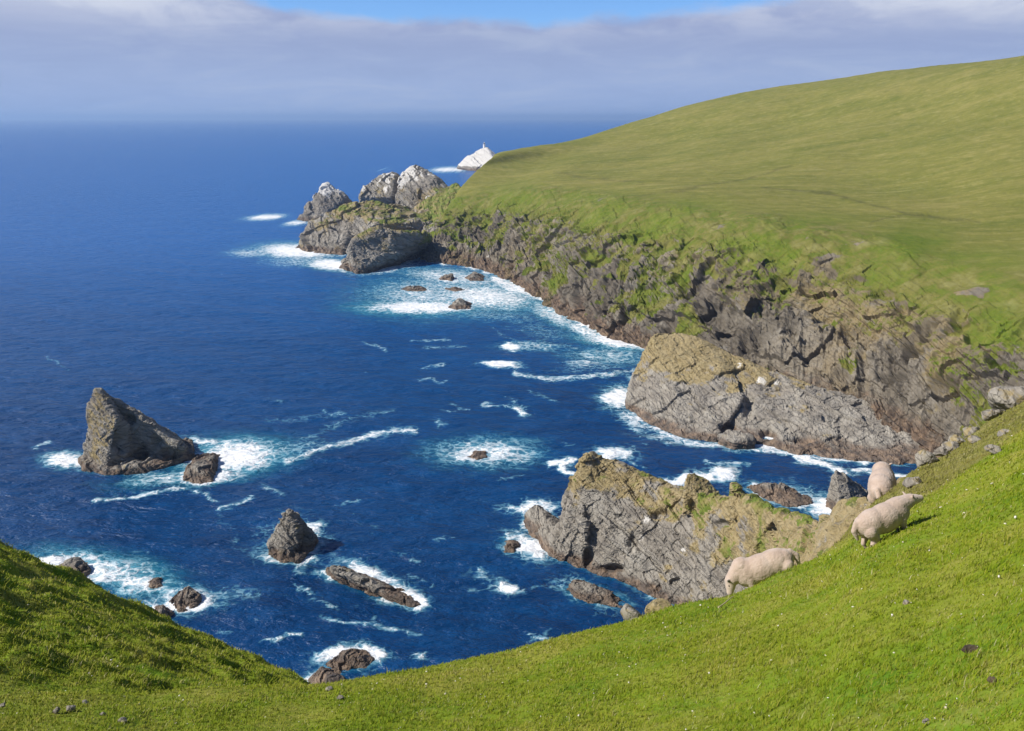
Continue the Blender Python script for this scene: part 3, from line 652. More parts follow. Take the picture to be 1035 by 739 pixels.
def foreground():
    az = np.concatenate([np.radians(np.linspace(-115, -38, 90, endpoint=False)), np.radians(np.linspace(-38, 38, 760, endpoint=False)), np.radians(np.linspace(38, 115, 90))])
    r = np.concatenate([np.linspace(0.25, 2.5, 14, endpoint=False), np.geomspace(2.5, 30, 330, endpoint=False), np.geomspace(30, 130, 60)])
    R, A = np.meshgrid(r, az, indexing='ij')
    x = R * np.sin(A); y = R * np.cos(A); z = ground(x, y)
    v = np.stack([x, y, z], -1).reshape(-1, 3)
    me = mesh_np('grass_slope', v, grid_faces(len(r), len(az))[:, ::-1])
    if normals_of(me)[:, 2].mean() < 0: me.flip_normals(); me.update()
    attr(me, 'rough', rough_at(v[:, 0], v[:, 1], v[:, 2]))
    o = link_mesh('grass_slope', me, make_turf_mat()); tag(o, kind='structure')
foreground()

def make_blade_mat():
    m, t, b, out = new_mat('grass_blade')
    p = t.pos(); c, n2, n3 = turf_colour(t, p)
    tint = t.attr('tint')
    c = t.mix(0.62, c, t.ramp(tint, [(0.0, (0.07, 0.13, 0.004)), (0.28, (0.19, 0.26, 0.006)), (0.52, (0.29, 0.32, 0.018)), (0.74, (0.40, 0.35, 0.07)), (0.92, (0.46, 0.39, 0.18)), (1.0, (0.6, 0.53, 0.32))]))
    c = t.mix(t.math('MULTIPLY', t.attr('rough'), 0.62), c, t.ramp(t.noise(p, 1.7, 4), [(0.35, (0.17, 0.12, 0.05)), (0.5, (0.23, 0.21, 0.06)), (0.66, (0.32, 0.27, 0.13))]))
    t.put(b.inputs['Base Color'], c); b.inputs['Roughness'].default_value = 0.6; b.inputs['Specular IOR Level'].default_value = 0.06
    # the round cross-section of a sward of blades: shading normals lean towards the sky
    gn = t.add('ShaderNodeNewGeometry').outputs['Normal']
    nn = t.add('ShaderNodeVectorMath', operation='NORMALIZE'); t.put(nn.inputs[0], t.vmath('ADD', t.vmath('MULTIPLY', gn, (0.6, 0.6, 0.6)), (-0.05, -0.15, 0.8)))
    t.put(b.inputs['Normal'], nn.outputs[0])
    tr = t.add('ShaderNodeBsdfTranslucent'); t.put(tr.inputs[0], c)
    mx = t.add('ShaderNodeMixShader'); mx.inputs[0].default_value = 0.25
    t.l.new(b.outputs[0], mx.inputs[1]); t.l.new(tr.outputs[0], mx.inputs[2]); t.l.new(mx.outputs[0], out.inputs[0])
    return m
def grass_blades():
    N = 820000
    az = RNG.uniform(math.radians(-52), math.radians(52), N)
    r = np.exp(RNG.uniform(math.log(3.2), math.log(33), N))
    D = np.interp(az, _ea, _eD); D2 = np.where(az < azim(330, 700), np.interp(az, _ma, _mD), 0)
    keep = (r < np.maximum(D, D2) + 0.35)
    az, r = az[keep], r[keep]; N = len(r)
    x = r * np.sin(az); y = r * np.cos(az)
    # blades gather in tufts
    p = np.stack([x, y, np.zeros(N)], 1)
    x = x + 0.05 * perlin(p * 9) ; y = y + 0.05 * perlin(p * 9 + 50)
    z = ground(x, y) - 0.006
    mound = (az < azim(330, 700)) & (r > 11)
    Dk = np.interp(az, _ea, _eD)
    rough = rough_at(x, y, z) > RNG.uniform(0.2, 0.9, N)
    cl = 0.6 + 0.8 * np.clip(fbm(p * 1.1 + 7, 3) + 0.5, 0, 1)
    hgt = RNG.uniform(0.016, 0.048, N) * cl * np.where(mound, 1.7, 1.0) * np.where(rough, 1.2, 1) * np.where(RNG.random(N) < 0.04, 2.0, 1)
    wid = np.maximum(0.0045, r / F * 0.75) * RNG.uniform(0.7, 1.3, N)
    th = RNG.uniform(0, 2 * np.pi, N); ln = RNG.uniform(0.15, 0.9, N)
    side = np.stack([np.cos(th), np.sin(th), np.zeros(N)], 1) * wid[:, None] * 0.5
    ph = th + RNG.uniform(0.6, 2.5, N); lean = np.stack([np.cos(ph), np.sin(ph), np.zeros(N)], 1) * (hgt * ln)[:, None]
    lean[:, 0] += hgt * 0.25
    b0 = np.stack([x, y, z], 1); up = np.stack([np.zeros(N), np.zeros(N), hgt], 1)
    mid = b0 + up * 0.6 + lean * 0.4; tip = b0 + up * (1 - 0.25 * ln)[:, None] + lean
    v = np.stack([b0 - side, b0 + side, mid + side * 0.8, mid - side * 0.8, tip], 1).reshape(-1, 3)
    i = np.arange(N)[:, None] * 5
    me = mesh_np('grass_blades', v, [i + np.array([[0, 1, 2, 3]]), i + np.array([[3, 2, 4]])])
    tn = np.clip(RNG.beta(2.2, 3.2, N) + 0.35 * fbm(p * 0.9 + 4, 3) + np.where(RNG.random(N) < 0.05, 0.4, 0) + np.where(rough, 0.22, 0) + np.where(mound, 0.06, 0), 0, 1)
    attr(me, 'tint', np.repeat(tn, 5)); attr(me, 'rough', np.repeat(rough.astype(float), 5))
    o = link_mesh('grass', me, make_blade_mat()); tag(o, 'short cropped green grass covering the near slope and mound', 'grass', kind='stuff')
grass_blades()
def flowers():
    N = 600
    az = RNG.uniform(math.radians(-36), math.radians(34), N); r = np.exp(RNG.uniform(math.log(4.0), math.log(21), N))
    D = np.interp(az, _ea, _eD); k = (r < D * 0.98) | (az < azim(300, 700)) & (r < 26)
    az, r = az[k], r[k]; N = len(r)
    x, y = r * np.sin(az), r * np.cos(az); z = ground(x, y) + RNG.uniform(0.012, 0.035, N)
    s = 0.0045 + 0.009 * RNG.random(N) ** 2.5; s = s * np.clip(r / 7, 0.8, 1.7)
    a = np.arange(6) / 6 * 2 * np.pi
    ring = np.stack([np.cos(a), np.sin(a), np.zeros(6)], 1)
    tl = RNG.normal(0, 0.4, (N, 2))
    c = np.stack([x, y, z], 1)
    rv = c[:, None] + ring[None] * s[:, None, None]
    rv[:, :, 2] += (ring[None, :, 0] * tl[:, :1] + ring[None, :, 1] * tl[:, 1:]) * s[:, None]
    top = c + np.stack([np.zeros(N), np.zeros(N), s * 0.5], 1); bot = c - np.stack([np.zeros(N), np.zeros(N), s * 0.5], 1)
    v = np.concatenate([rv, top[:, None], bot[:, None]], 1).reshape(-1, 3)
    i = np.arange(N)[:, None] * 8
    f = np.concatenate([np.concatenate([i + np.array([[k, (k + 1) % 6, 6]]), i + np.array([[(k + 1) % 6, k, 7]])]) for k in range(6)])
    me = mesh_np('daisies', v, f)
    m, t, b, out = new_mat('petal'); t.put(b.inputs['Base Color'], t.ramp(t.noise(t.pos(), 40), [(0.4, (0.50, 0.44, 0.28)), (0.6, (0.72, 0.69, 0.60))]))
    o = link_mesh('wildflowers', me, m); tag(o, 'tiny white flower heads sprinkled through the near grass', 'flowers', kind='stuff')
flowers()

# ------------------------------------------------------------------ stones, boulders and a stalk on the slope
def boulder(name, label, px, py, wpx, hpx, group, hit=None, flat=0.6, sink=0.25, lich=0.35):
    g = ground_hit(px, py) if hit is None else hit
    dist = np.linalg.norm(g - CAM); w = wpx / F * dist; h = max(hpx / F * dist, w * 0.3)
    rr = random.Random(px * 7 + py)
    pts = []
    for k in range(16):
        a = rr.uniform(0, 2 * math.pi); u = rr.uniform(-0.8, 1); q = math.sqrt(max(0, 1 - abs(u) ** 2.5))
        pts.append(g + np.array([math.cos(a) * q * w / 2 * rr.uniform(.8, 1.1), math.sin(a) * q * w * 0.42, u * h * 0.55 + h * (0.5 - sink)]))
    o = rock(name, [pts], w / 16, w * 0.45, w * 0.055, (0.5, -0.4, 0.75), M_STONE, foam=False, lichen=lambda v, n, r, f: np.full(len(v), lich) + f)
    return tag(o, label, 'boulder' if wpx > 14 else 'stone', group)
BG = 'boulders along the broken edge of the slope'
for px, py, w, h, lab in (
        (1022, 412, 42, 24, 'biggest pale grey slab boulder on the slope edge at the right border'),
        (1004, 420, 20, 14, 'grey boulder touching the left side of the biggest slab boulder'),
        (983, 432, 17, 11, 'angular boulder midway along the boulder row on the slope edge'),
        (968, 441, 22, 13, 'low wide boulder in the middle of the row on the slope edge'),
        (962, 452, 20, 11, 'flat tan boulder just below the low wide boulder of the row'),
        (985, 447, 13, 8, 'small pale stone set in turf right of the flat tan boulder'),
        (934, 469, 24, 18, 'rounded whitish boulder at the lower left end of the row'),
        (951, 460, 14, 10, 'small boulder between the whitish boulder and the flat tan one'),
        (1016, 440, 18, 8, 'flat stone lying in olive turf below the biggest slab boulder'),
        (1004, 457, 15, 8, 'small jagged brown stone in the olive turf, apart from the row'),
        (924, 492, 20, 12, 'dark split rock in the turf behind the head of the grazing sheep')):
    boulder('boulder', lab, px, py, w, h, BG)
boulder('boulder', 'pale block of rock at the foot of the grass edge, left of the sheep', 640, 619, 26, 18, BG, hit=P(640, 624, 12.7), lich=0.2)
boulder('boulder', 'tan crumbling rock under the grass edge beside the pale block', 662, 614, 34, 14, BG, hit=P(664, 617, 13.0), lich=0.9)
SG = 'stones lying in the grass'
for px, py, w, h, lab in (
        (72, 719, 9, 8, 'largest pale stone in the grass at the foot of the left mound'),
        (57, 720, 7, 6, 'grey stone just left of the largest pale stone below the mound'),
        (86, 712, 7, 5, 'small grey stone above right of the largest pale stone'),
        (104, 724, 6, 5, 'small grey stone right of the largest pale stone below the mound'),
        (124, 730, 9, 5, 'dark flat stone at the right end of the stones below the mound'),
        (3, 714, 5, 5, 'pale stone in the grass at the far left border'),
        (66, 674, 4, 4, 'single tiny pale stone halfway up the left mound'),
        (333, 698, 8, 5, 'left of two grey stones in the gully below the dark slab rock'),
        (344, 707, 8, 6, 'lower of two grey stones in the gully below the dark slab rock'),
        (916, 611, 8, 5, 'small dark stone alone in the bright grass below the sheep'),
        (938, 732, 10, 5, 'pale flat stone in the grass near the bottom border'),
        (1003, 689, 9, 5, 'pale stone in the grass below the dark turf clod'),
        (983, 661, 20, 8, 'dark brown clod of bare earth in the bright grass')):
    o = boulder('stone', lab, px, py, w, h, SG, lich=0.1)
    if 'clod' in lab:
        m, t, b, out = new_mat('bare_earth'); t.put(b.inputs['Base Color'], t.ramp(t.noise(t.pos(), 14, 5), [(0.3, (0.03, 0.022, 0.012)), (0.7, (0.11, 0.08, 0.045))])); b.inputs['Roughness'].default_value = 1
        o.data.materials[0] = m; o.name = 'earth_clod'; o['category'] = 'clod'; del o['group']
def stalk():
    a = ground_hit(726, 616); b_ = ground_hit(742, 607); a[2] += 0.03; b_[2] += 0.06
    bm = bmesh.new(); prev = None
    L = b_ - a; s = np.cross(L, [0, 0, 1]); s /= np.linalg.norm(s); u = np.cross(s, L); u /= np.linalg.norm(u)
    for k in range(7):
        t = k / 6; c = a + L * t + u * 0.02 * math.sin(t * 3) + s * 0.012 * math.sin(t * 5); rad = 0.011 * (1 - 0.4 * t)
        ring = [bm.verts.new(Vector(c + rad * (s * math.cos(q) + u * math.sin(q)))) for q in np.arange(6) * math.pi / 3]
        if prev:
            for j in range(6): bm.faces.new((prev[j], prev[(j + 1) % 6], ring[(j + 1) % 6], ring[j]))
        else: bm.faces.new(ring[::-1])
        prev = ring
    bm.faces.new(prev)
    me = bpy.data.meshes.new('dry_stalk'); bm.to_mesh(me); bm.free()
    m, t, b, out = new_mat('dry_straw'); t.put(b.inputs['Base Color'], t.ramp(t.noise(t.pos(), 30), [(0.35, (0.30, 0.23, 0.12)), (0.65, (0.5, 0.43, 0.27))]))
    tag(link_mesh('dry_stalk', me, m), 'dry straw coloured stalk lying in the grass below the left sheep', 'stalk')
stalk()

# ------------------------------------------------------------------ sheep
def make_wool():
    m, t, b, out = new_mat('wool'); p = t.add('ShaderNodeTexCoord').outputs['Object']
    n1 = t.noise(p, 5, 4, .6); n2 = t.noise(p, 70, 4, .7)
    c = t.ramp(n1, [(0.3, (0.355, 0.262, 0.205)), (0.5, (0.43, 0.328, 0.262)), (0.7, (0.48, 0.38, 0.315))])
    c = t.mix(t.step(n2, 0.45, 0.25, 0, 0.4), c, (0.36, 0.28, 0.20))
    c = t.mix(t.attr('dark'), c, (0.035, 0.025, 0.022))
    c = t.mix(t.attr('face'), c, (0.48, 0.385, 0.31))
    t.put(b.inputs['Base Color'], c); b.inputs['Roughness'].default_value = 1.0; b.inputs['Specular IOR Level'].default_value = 0.05
    b.inputs['Sheen Weight'].default_value = 0.25; b.inputs['Sheen Roughness'].default_value = 0.6
    t.put(b.inputs['Normal'], t.bump(n2, 0.6, 0.012))
    return m
M_WOOL = make_wool()
m, t, b, out = new_mat('eye'); b.inputs['Base Color'].default_value = (0.01, 0.008, 0.007, 1); b.inputs['Roughness'].default_value = 0.15; M_EYE = m
def sheep(label, foot, fwd, up, scale, neck_dir, head_dir, leg_bend=0.0, ear_up=0.0):
    """a shorn sheep; local x = forward, z = up, feet at z = 0, about 1 m from chest to rump"""
    bm = bmesh.new()
    def ell(c, r, rot=None):
        q = bmesh.ops.create_uvsphere(bm, u_segments=20, v_segments=14, radius=1.0)
        M = Matrix.Translation(Vector(c)) @ (rot or Matrix()) @ Matrix.Diagonal((*r, 1))
        bmesh.ops.transform(bm, matrix=M, verts=q['verts'])
    def cap(a, b_, ra, rb):
        a, b_ = Vector(a), Vector(b_); n = 9
        for k in range(n + 1):
            t_ = k / n; r_ = ra + (rb - ra) * t_
            q = bmesh.ops.create_uvsphere(bm, u_segments=12, v_segments=8, radius=r_)
            bmesh.ops.translate(bm, verts=q['verts'], vec=a.lerp(b_, t_))
    # trunk: deep chest, round belly, square rump
    ell((0.28, 0, 0.55), (0.29, 0.21, 0.265)); ell((0.04, 0, 0.55), (0.40, 0.25, 0.275)); ell((-0.22, 0, 0.58), (0.33, 0.235, 0.26))
    ell((-0.40, 0, 0.60), (0.17, 0.195, 0.19)); ell((0.02, 0, 0.66), (0.46, 0.15, 0.15)); ell((0.34, 0, 0.66), (0.18, 0.14, 0.14))
    nb = Vector((0.44, 0, 0.63)); nd = Vector(neck_dir).normalized(); ne = nb + nd * 0.24
    cap(nb - nd * 0.08, ne, 0.185, 0.115)
    hd = Vector(head_dir).normalized(); he = ne + hd * 0.20
    cap(ne, ne + hd * 0.10, 0.110, 0.094); cap(ne + hd * 0.08, he, 0.090, 0.066); ell(he, (0.070, 0.062, 0.062))
    hs = Vector((0, 1, 0)); hu = hd.cross(hs).normalized() * -1
    if hu.z < 0: hu = -hu
    for s in (-1, 1):
        e0 = ne + hs * s * 0.09 + hu * 0.055 - hd * 0.02
        cap(e0, e0 + hs * s * (0.075 - 0.03 * ear_up) + hu * (0.02 + 0.07 * ear_up) - hd * 0.025, 0.028, 0.016)
        # hind leg: thigh, hock, shank
        cap((-0.40, s * 0.14, 0.50), (-0.35, s * 0.14, 0.34), 0.125, 0.085); cap((-0.35, s * 0.14, 0.34), (-0.47, s * 0.135, 0.22), 0.072, 0.044)
        cap((-0.47, s * 0.135, 0.22), (-0.41, s * 0.13, 0.03), 0.036, 0.030); cap((-0.41, s * 0.13, 0.03), (-0.36, s * 0.13, 0.012), 0.034, 0.028)
        # fore leg
        cap((0.31, s * 0.12, 0.44), (0.29, s * 0.12, 0.27), 0.085, 0.046); cap((0.29, s * 0.12, 0.27), (0.31, s * 0.12, 0.03), 0.038, 0.029); cap((0.31, s * 0.12, 0.03), (0.35, s * 0.12, 0.012), 0.033, 0.027)
    cap((-0.54, 0, 0.70), (-0.63, 0, 0.60), 0.055, 0.05); cap((-0.63, 0, 0.60), (-0.615, 0, 0.42), 0.05, 0.032)
    me = remeshed(bm, 0.0125); laplace(me, 9)
    v = verts_of(me); n = normals_of(me)
    hpos = np.array(ne); facem = np.clip(1 - np.abs((v - hpos) @ np.array(hd) - 0.14) / 0.14, 0, 1) * (np.linalg.norm(v - hpos - np.array(hd) * 0.1, axis=1) < 0.2)
    wool = 1 - np.clip(facem * 2 + sstep(0.30, 0.15, v[:, 2]) * (np.abs(v[:, 0]) < 0.6), 0, 1)
    v = v + n * ((0.008 * fbm(v * 8, 3) + 0.006 * ridged(v * 24, 2) + 0.004 * fbm(v * 45, 2)) * wool)[:, None]
    set_verts(me, v)
    dark = np.zeros(len(v))
    dark = np.maximum(dark, 0.8 * sstep(0.040, 0.022, np.linalg.norm(v - np.array(he + hd * 0.045 + hu * 0.012), axis=1)))      # nose
    dark = np.maximum(dark, sstep(0.035, 0.010, v[:, 2]) * 0.9)                                                       # hooves
    for s in (-1, 1):
        ec = np.array(ne + hs * s * 0.135 + hu * (0.065 + 0.03 * ear_up) - hd * 0.03)
        dark = np.maximum(dark, 0.85 * sstep(0.055, 0.030, np.linalg.norm(v - ec + np.array(hd) * -0.015, axis=1)) * (((v - ec) @ np.array(hd)) > -0.006))
    attr(me, 'dark', dark); attr(me, 'face', np.clip(facem * 1.6, 0, 1) * 0.8)
    me.polygons.foreach_set('use_smooth', np.ones(len(me.polygons), bool))
    root = link_mesh('sheep', me, M_WOOL)
    tag(root, label, 'sheep', 'sheep grazing on the slope')
    for s in (-1, 1):
        b2 = bmesh.new(); bmesh.ops.create_uvsphere(b2, u_segments=12, v_segments=8, radius=0.015)
        bmesh.ops.translate(b2, verts=b2.verts, vec=ne + hd * 0.075 + hs * s * 0.080 + hu * 0.036)
        em = bpy.data.meshes.new('eye'); b2.to_mesh(em); b2.free(); link_mesh('eye', em, M_EYE, root)
    f = Vector(fwd).normalized(); u = Vector(up).normalized(); sd = u.cross(f).normalized(); u = f.cross(sd).normalized()
    M = Matrix((( f.x, sd.x, u.x, foot[0]), (f.y, sd.y, u.y, foot[1]), (f.z, sd.z, u.z, foot[2]), (0, 0, 0, 1)))
    root.matrix_world = M @ Matrix.Scale(scale, 4)
    return root
def on_slope(px, py, heading_deg, k=0.0):
    g = ground_hit(px, py); n = ground_normal(g[0], g[1])
    a = math.radians(heading_deg); f = np.array([math.cos(a), math.sin(a), 0]); f = f - n * (f @ n); f /= np.linalg.norm(f)
    u = n * 0.55 + np.array([0, 0, 0.45]); return g, f, u
def beyond_edge(px, q):
    a = azim(px, 560); a = azim(px, float(np.interp(px, [e[0] for e in EDGE], [e[1] for e in EDGE])))
    r = float(np.interp(a, _ea, _eD)) + q; x, y = r * math.sin(a), r * math.cos(a)
    return np.array([x, y, float(ground(np.array([x]), np.array([y]), False)[0])])
def pose(g, heading_deg, pitch=None, lean=0.4):
    n = ground_normal(g[0], g[1], 0.3); a = math.radians(heading_deg); f = np.array([math.cos(a), math.sin(a), 0])
    if pitch is None: f = f - n * (f @ n)
    else: f[2] = math.tan(math.radians(pitch))
    return f / np.linalg.norm(f), n * lean + np.array([0, 0, 1 - lean])
g = beyond_edge(784, 1.9); f, u = pose(g, 178, -20); sheep('cream sheep lowest on the slope, facing left with head down', g, f, u, 1.0, (0.8, 0.05, -0.55), (0.40, 0.1, -0.9))
g = ground_hit(903, 541); f, u = pose(g, 18, 19); sheep('cream sheep seen side on, nose stretched uphill to the right', g + np.array([0, 0.0, -0.14]), f, u, 0.67, (0.95, 0, 0.0), (0.95, -0.05, -0.28), ear_up=0.8)
g = beyond_edge(905, 2.15); f, u = pose(g, 64, 6); sheep('cream sheep seen from behind, standing above the side on sheep', g, f, u, 1.10, (0.9, 0, -0.35), (0.6, 0, -0.8))

# ------------------------------------------------------------------ sea
PATCH = [  # px, py, rx, ry, rotation, strength, teal
    (66, 465, 24, 9, 0, .85, .6), (235, 462, 50, 16, -6, .9, .9), (215, 482, 34, 8, -8, .85, .8), (285, 455, 50, 10, -6, .42, .4), (165, 484, 52, 8, -8, .52, 1), (205, 447, 20, 5, 10, .7, .6),
    (297, 546, 32, 24, 0, .45, .2), (320, 537, 10, 10, 0, .75, .2), (307, 573, 10, 6, 0, .55, .1), (375, 580, 38, 9, 20, .85, .4), (422, 612, 9, 6, 0, .8, .1), (398, 588, 30, 8, 25, .5, .3),
    (346, 663, 30, 11, -5, .85, .3), (372, 674, 18, 7, 0, .5, .2), (100, 577, 62, 17, 8, .72, 1), (142, 590, 38, 13, 5, .72, 1), (55, 569, 28, 7, 0, .8, .6), (190, 606, 36, 13, 0, .68, .6), (150, 618, 28, 12, 0, .55, .7), (240, 600, 36, 8, 0, .35, .3),
    (489, 458, 54, 15, 0, .66, .8), (475, 461, 30, 9, 0, .8, .5), (620, 459, 24, 8, 0, .82, .3), (732, 479, 14, 9, 0, .88, .1), (800, 501, 56, 13, 8, .52, .5), (835, 512, 20, 11, 0, .9, .5), (770, 497, 20, 8, 20, .6, .3),
    (540, 514, 30, 8, 0, .75, .3), (534, 552, 26, 14, 15, .85, .4), (590, 600, 34, 12, 25, .48, .1), (508, 594, 9, 6, 30, .8, 0), (490, 585, 20, 5, 20, .4, 0),
    (440, 299, 80, 22, 0, .55, 1), (425, 311, 58, 7, 0, .9, 1), (460, 281, 60, 10, 5, .62, .9), (490, 300, 60, 14, 5, .72, 1), (525, 291, 34, 9, 12, .75, 1), (560, 318, 32, 10, 25, .62, 1), (500, 318, 60, 8, 5, .35, 1), (550, 335, 40, 10, 10, .3, .9),
    (628, 345, 40, 8, 6, .95, .9), (595, 336, 30, 6, 20, .7, .8), (615, 360, 46, 9, 3, .48, 1), (540, 350, 40, 5, 0, .48, .8), (516, 351, 11, 4, 5, 1, .2), (507, 369, 20, 3.2, 3, 1, .2), (590, 368, 22, 4, 0, .55, .4), (600, 372, 40, 5, -3, .35, .3),
    (624, 402, 18, 13, 0, .9, .5), (640, 425, 25, 8, 30, .6, .3), (700, 447, 60, 5, 8, .62, .2), (785, 450, 28, 7, 5, .85, .2),
    (300, 254, 42, 8, 2, .92, .7), (337, 268, 30, 6, 5, .92, .7), (250, 256, 25, 5, 0, .55, .5), (268, 220, 20, 2.4, 0, .95, .2), (300, 225, 14, 2, 0, .8, .2), (390, 272, 40, 5, -8, .62, .6), (300, 265, 40, 6, 0, .45, .5),
    (456, 172, 22, 1.8, 2, .95, .1), (385, 173, 14, 1.2, 0, .7, .1), (526, 414, 10, 4, 30, .8, .1), (445, 428, 8, 4, 20, .5, .1), (430, 664, 10, 4, 10, .8, .1), (565, 470, 18, 5, 0, .4, .2)]
STREAK = [([(100, 504), (130, 503), (165, 498), (185, 494), (205, 500), (222, 508)], 1.8, .62), ([(290, 466), (335, 452), (380, 438), (420, 434)], 3.2, .62), ([(225, 515), (240, 512), (252, 504)], 2, .6),
          ([(555, 471), (577, 465), (566, 474), (590, 481)], 3.0, .85), ([(655, 490), (682, 487), (697, 480), (722, 483)], 4.5, .92), ([(715, 470), (735, 468), (755, 470)], 2.2, .5), ([(805, 462), (830, 468), (853, 478)], 4.5, .85), ([(860, 474), (890, 478), (925, 484)], 3, .8), ([(840, 486), (865, 480)], 3, .4),
          ([(262, 650), (275, 648), (303, 638)], 2, .6), ([(300, 590), (315, 605), (345, 614)], 2.2, .5), ([(335, 626), (370, 632), (395, 636), (420, 645)], 2.2, .55), ([(365, 612), (385, 640)], 2, .3), ([(535, 640), (560, 647)], 2, .55), ([(480, 577), (505, 586)], 1.8, .45),
          ([(520, 377), (560, 383), (600, 381), (645, 374)], 2.4, .56), ([(490, 408), (522, 410), (535, 418)], 2.2, .5), ([(305, 445), (350, 425), (400, 415)], 3, .3), ([(270, 425), (330, 420)], 3, .25), ([(225, 520), (245, 560)], 3, .25),
          ([(660, 405), (640, 420), (655, 431), (690, 444), (735, 452), (800, 458), (870, 467)], 2.6, .7), ([(500, 282), (545, 300), (575, 318), (610, 338), (655, 350)], 4, .8), ([(430, 352), (470, 350)], 1.8, .35), ([(418, 345), (455, 343)], 1.6, .4)]
def sea():
    def axis(lo, hi, step, far_lo, far_hi):
        mid = np.arange(lo, hi, step)
        a = lo - (np.geomspace(step, lo - far_lo, 55))[::-1]; c = hi + np.geomspace(step, far_hi - hi, 70)
        return np.concatenate([a, mid, c])
    xs = axis(-260, 240, 0.85, -40000, 40000); ys = axis(118, 560, 0.85, -3000, 45000)
    X, Y = np.meshgrid(xs, ys)
    x, y = X.ravel(), Y.ravel()
    zc = y * cp + H * sp; ok = zc > 5; zc = np.where(ok, zc, 5)
    px = PW / 2 + F * x / zc; py = PH / 2 - F * (y * sp - H * cp) / zc
    p = np.stack([x, y, np.zeros_like(x)], 1)
    near = ok & (y < 2500) & (np.abs(x) < 900)
    # swell
    fade = np.clip(1.3 - np.hypot(x, y) / 900, 0, 1)
    z = 0.28 * np.sin(0.16 * (0.35 * x + 0.93 * y) + 2 * fbm(p / 60, 2)) + 0.30 * fbm(p / np.array([9, 5, 5]), 3) + 0.10 * fbm(p / np.array([3, 1.7, 2]), 2)
    z = z * fade
    foam = np.zeros(len(x)); teal = np.zeros(len(x))
    q = p[near] ; pxn = px[near]; pyn = py[near]
    wx = fbm(q / 9 + 1, 4); wy = fbm(q / 9 + 40, 4); w2 = fbm(q / 3 + 20, 3)
    sc = np.clip(np.hypot(q[:, 0], q[:, 1]) / 250, 0.7, 3)
    pxw = pxn + (12 * wx + 5 * w2) / sc; pyw = pyn + (5 * wy + 2.5 * w2) / sc
    fo = np.zeros(len(q)); te = np.zeros(len(q))
    for cx, cy, rx, ry, rot, k, tl in PATCH:
        a = math.radians(rot); dx, dy = pxw - cx, pyw - cy
        u_ = (dx * math.cos(a) + dy * math.sin(a)) / rx; v_ = (-dx * math.sin(a) + dy * math.cos(a)) / ry
        r2 = u_ * u_ + v_ * v_
        fo = np.maximum(fo, k * np.exp(-r2 ** 1.3 * 0.9)); te = np.maximum(te, tl * k * 1.15 * np.exp(-(r2 * 0.42)))
    rs = random.Random(21)
    extra = []
    for _ in range(46):
        x0, y0 = rs.uniform(30, 640), rs.uniform(330, 660); L = rs.uniform(8, 30); sl_ = rs.uniform(-0.35, 0.5)
        extra.append(([(x0 + L * q_, y0 + L * q_ * sl_ + rs.uniform(-2.5, 2.5)) for q_ in (0, .33, .66, 1)], rs.uniform(1.0, 1.9), rs.uniform(0.28, 0.5)))
    for pts, w, k in STREAK + extra:
        dd = np.full(len(q), 1e9)
        for (x0, y0), (x1, y1) in zip(pts[:-1], pts[1:]):
            tt = np.clip(((pxw - x0) * (x1 - x0) + (pyw - y0) * (y1 - y0)) / ((x1 - x0) ** 2 + (y1 - y0) ** 2), 0, 1)
            dd = np.minimum(dd, np.hypot(pxw - x0 - tt * (x1 - x0), pyw - y0 - tt * (y1 - y0)))
        fo = np.maximum(fo, k * np.exp(-(dd / w) ** 2 * 0.8))
    # broken water where the rocks meet the sea
    wl = np.concatenate(WATERLINE); kd = KDTree(len(wl))
    for i, w in enumerate(wl): kd.insert((w[0], w[1], 0), i)
    kd.balance()
    dist = np.full(len(q), 99.0)
    nz = np.nonzero((q[:, 1] < 800) & (q[:, 0] > -220) & (q[:, 0] < 240))[0]
    for i in nz: dist[i] = kd.find((q[i, 0], q[i, 1], 0))[2]
    sw = 0.5 + 0.5 * np.clip(fbm(q / 14 + 11, 3) * 2.6 - 0.15, -1, 1)
    wd = (0.8 + 2.6 * sw) * np.clip(np.hypot(q[:, 0], q[:, 1]) / 250, 0.8, 2.2)
    fo = np.maximum(fo, (0.12 + 0.95 * sw ** 1.4) * np.exp(-(dist / wd) ** 1.4))
    te = np.maximum(te, 0.4 * np.exp(-(dist / (wd * 2.2))))
    # stray whitecaps
    wc = fbm(q / np.array([7, 2.5, 3]) + 70, 3) + 0.5 * fbm(q / 70 + 3, 2)
    fo = np.maximum(fo, 0.55 * sstep(0.62, 0.85, wc))
    foam[near] = fo; teal[near] = te
    z = z + 0.25 * foam * (1 + fbm(p / 2.0 + 6, 2))
    me = mesh_np('sea', np.stack([x, y, z], 1), grid_faces(len(ys), len(xs)))
    if normals_of(me)[:, 2].mean() < 0: me.flip_normals(); me.update()
    attr(me, 'foam', foam); attr(me, 'teal', teal)
    m, t, b, out = new_mat('sea_water'); p_ = t.pos()
    fm = t.attr('foam'); tl = t.attr('teal')
    n1 = t.math('ADD', t.math('MULTIPLY', t.noise(t.map(p_, (0, 0, .2), (0.6, 1.3, 1)), 0.24, 4, 0.55, 1.0), 0.55), t.math('MULTIPLY', t.noise(t.map(p_, (0, 0, .2), (0.6, 1.25, 1)), 0.62, 5, 0.6, 0.7), 0.45))
    lace = t.voro(t.vmath('ADD', p_, t.vmath('SCALE', t.noise(p_, 0.35, 4, .6, 0, 1), (0, 0, 0))), 0.42, 'DISTANCE_TO_EDGE')
    lw = t.add('ShaderNodeVectorMath', operation='MULTIPLY_ADD')
    t.put(lw.inputs[0], t.noise(p_, 0.3, 4, .6, 0, 1)); lw.inputs[1].default_value = (7, 7, 0); t.put(lw.inputs[2], p_)
    lace = t.voro(lw.outputs[0], 0.36, 'DISTANCE_TO_EDGE')
    web = t.step(lace, 0.0, 0.22, 0.16, -0.08)
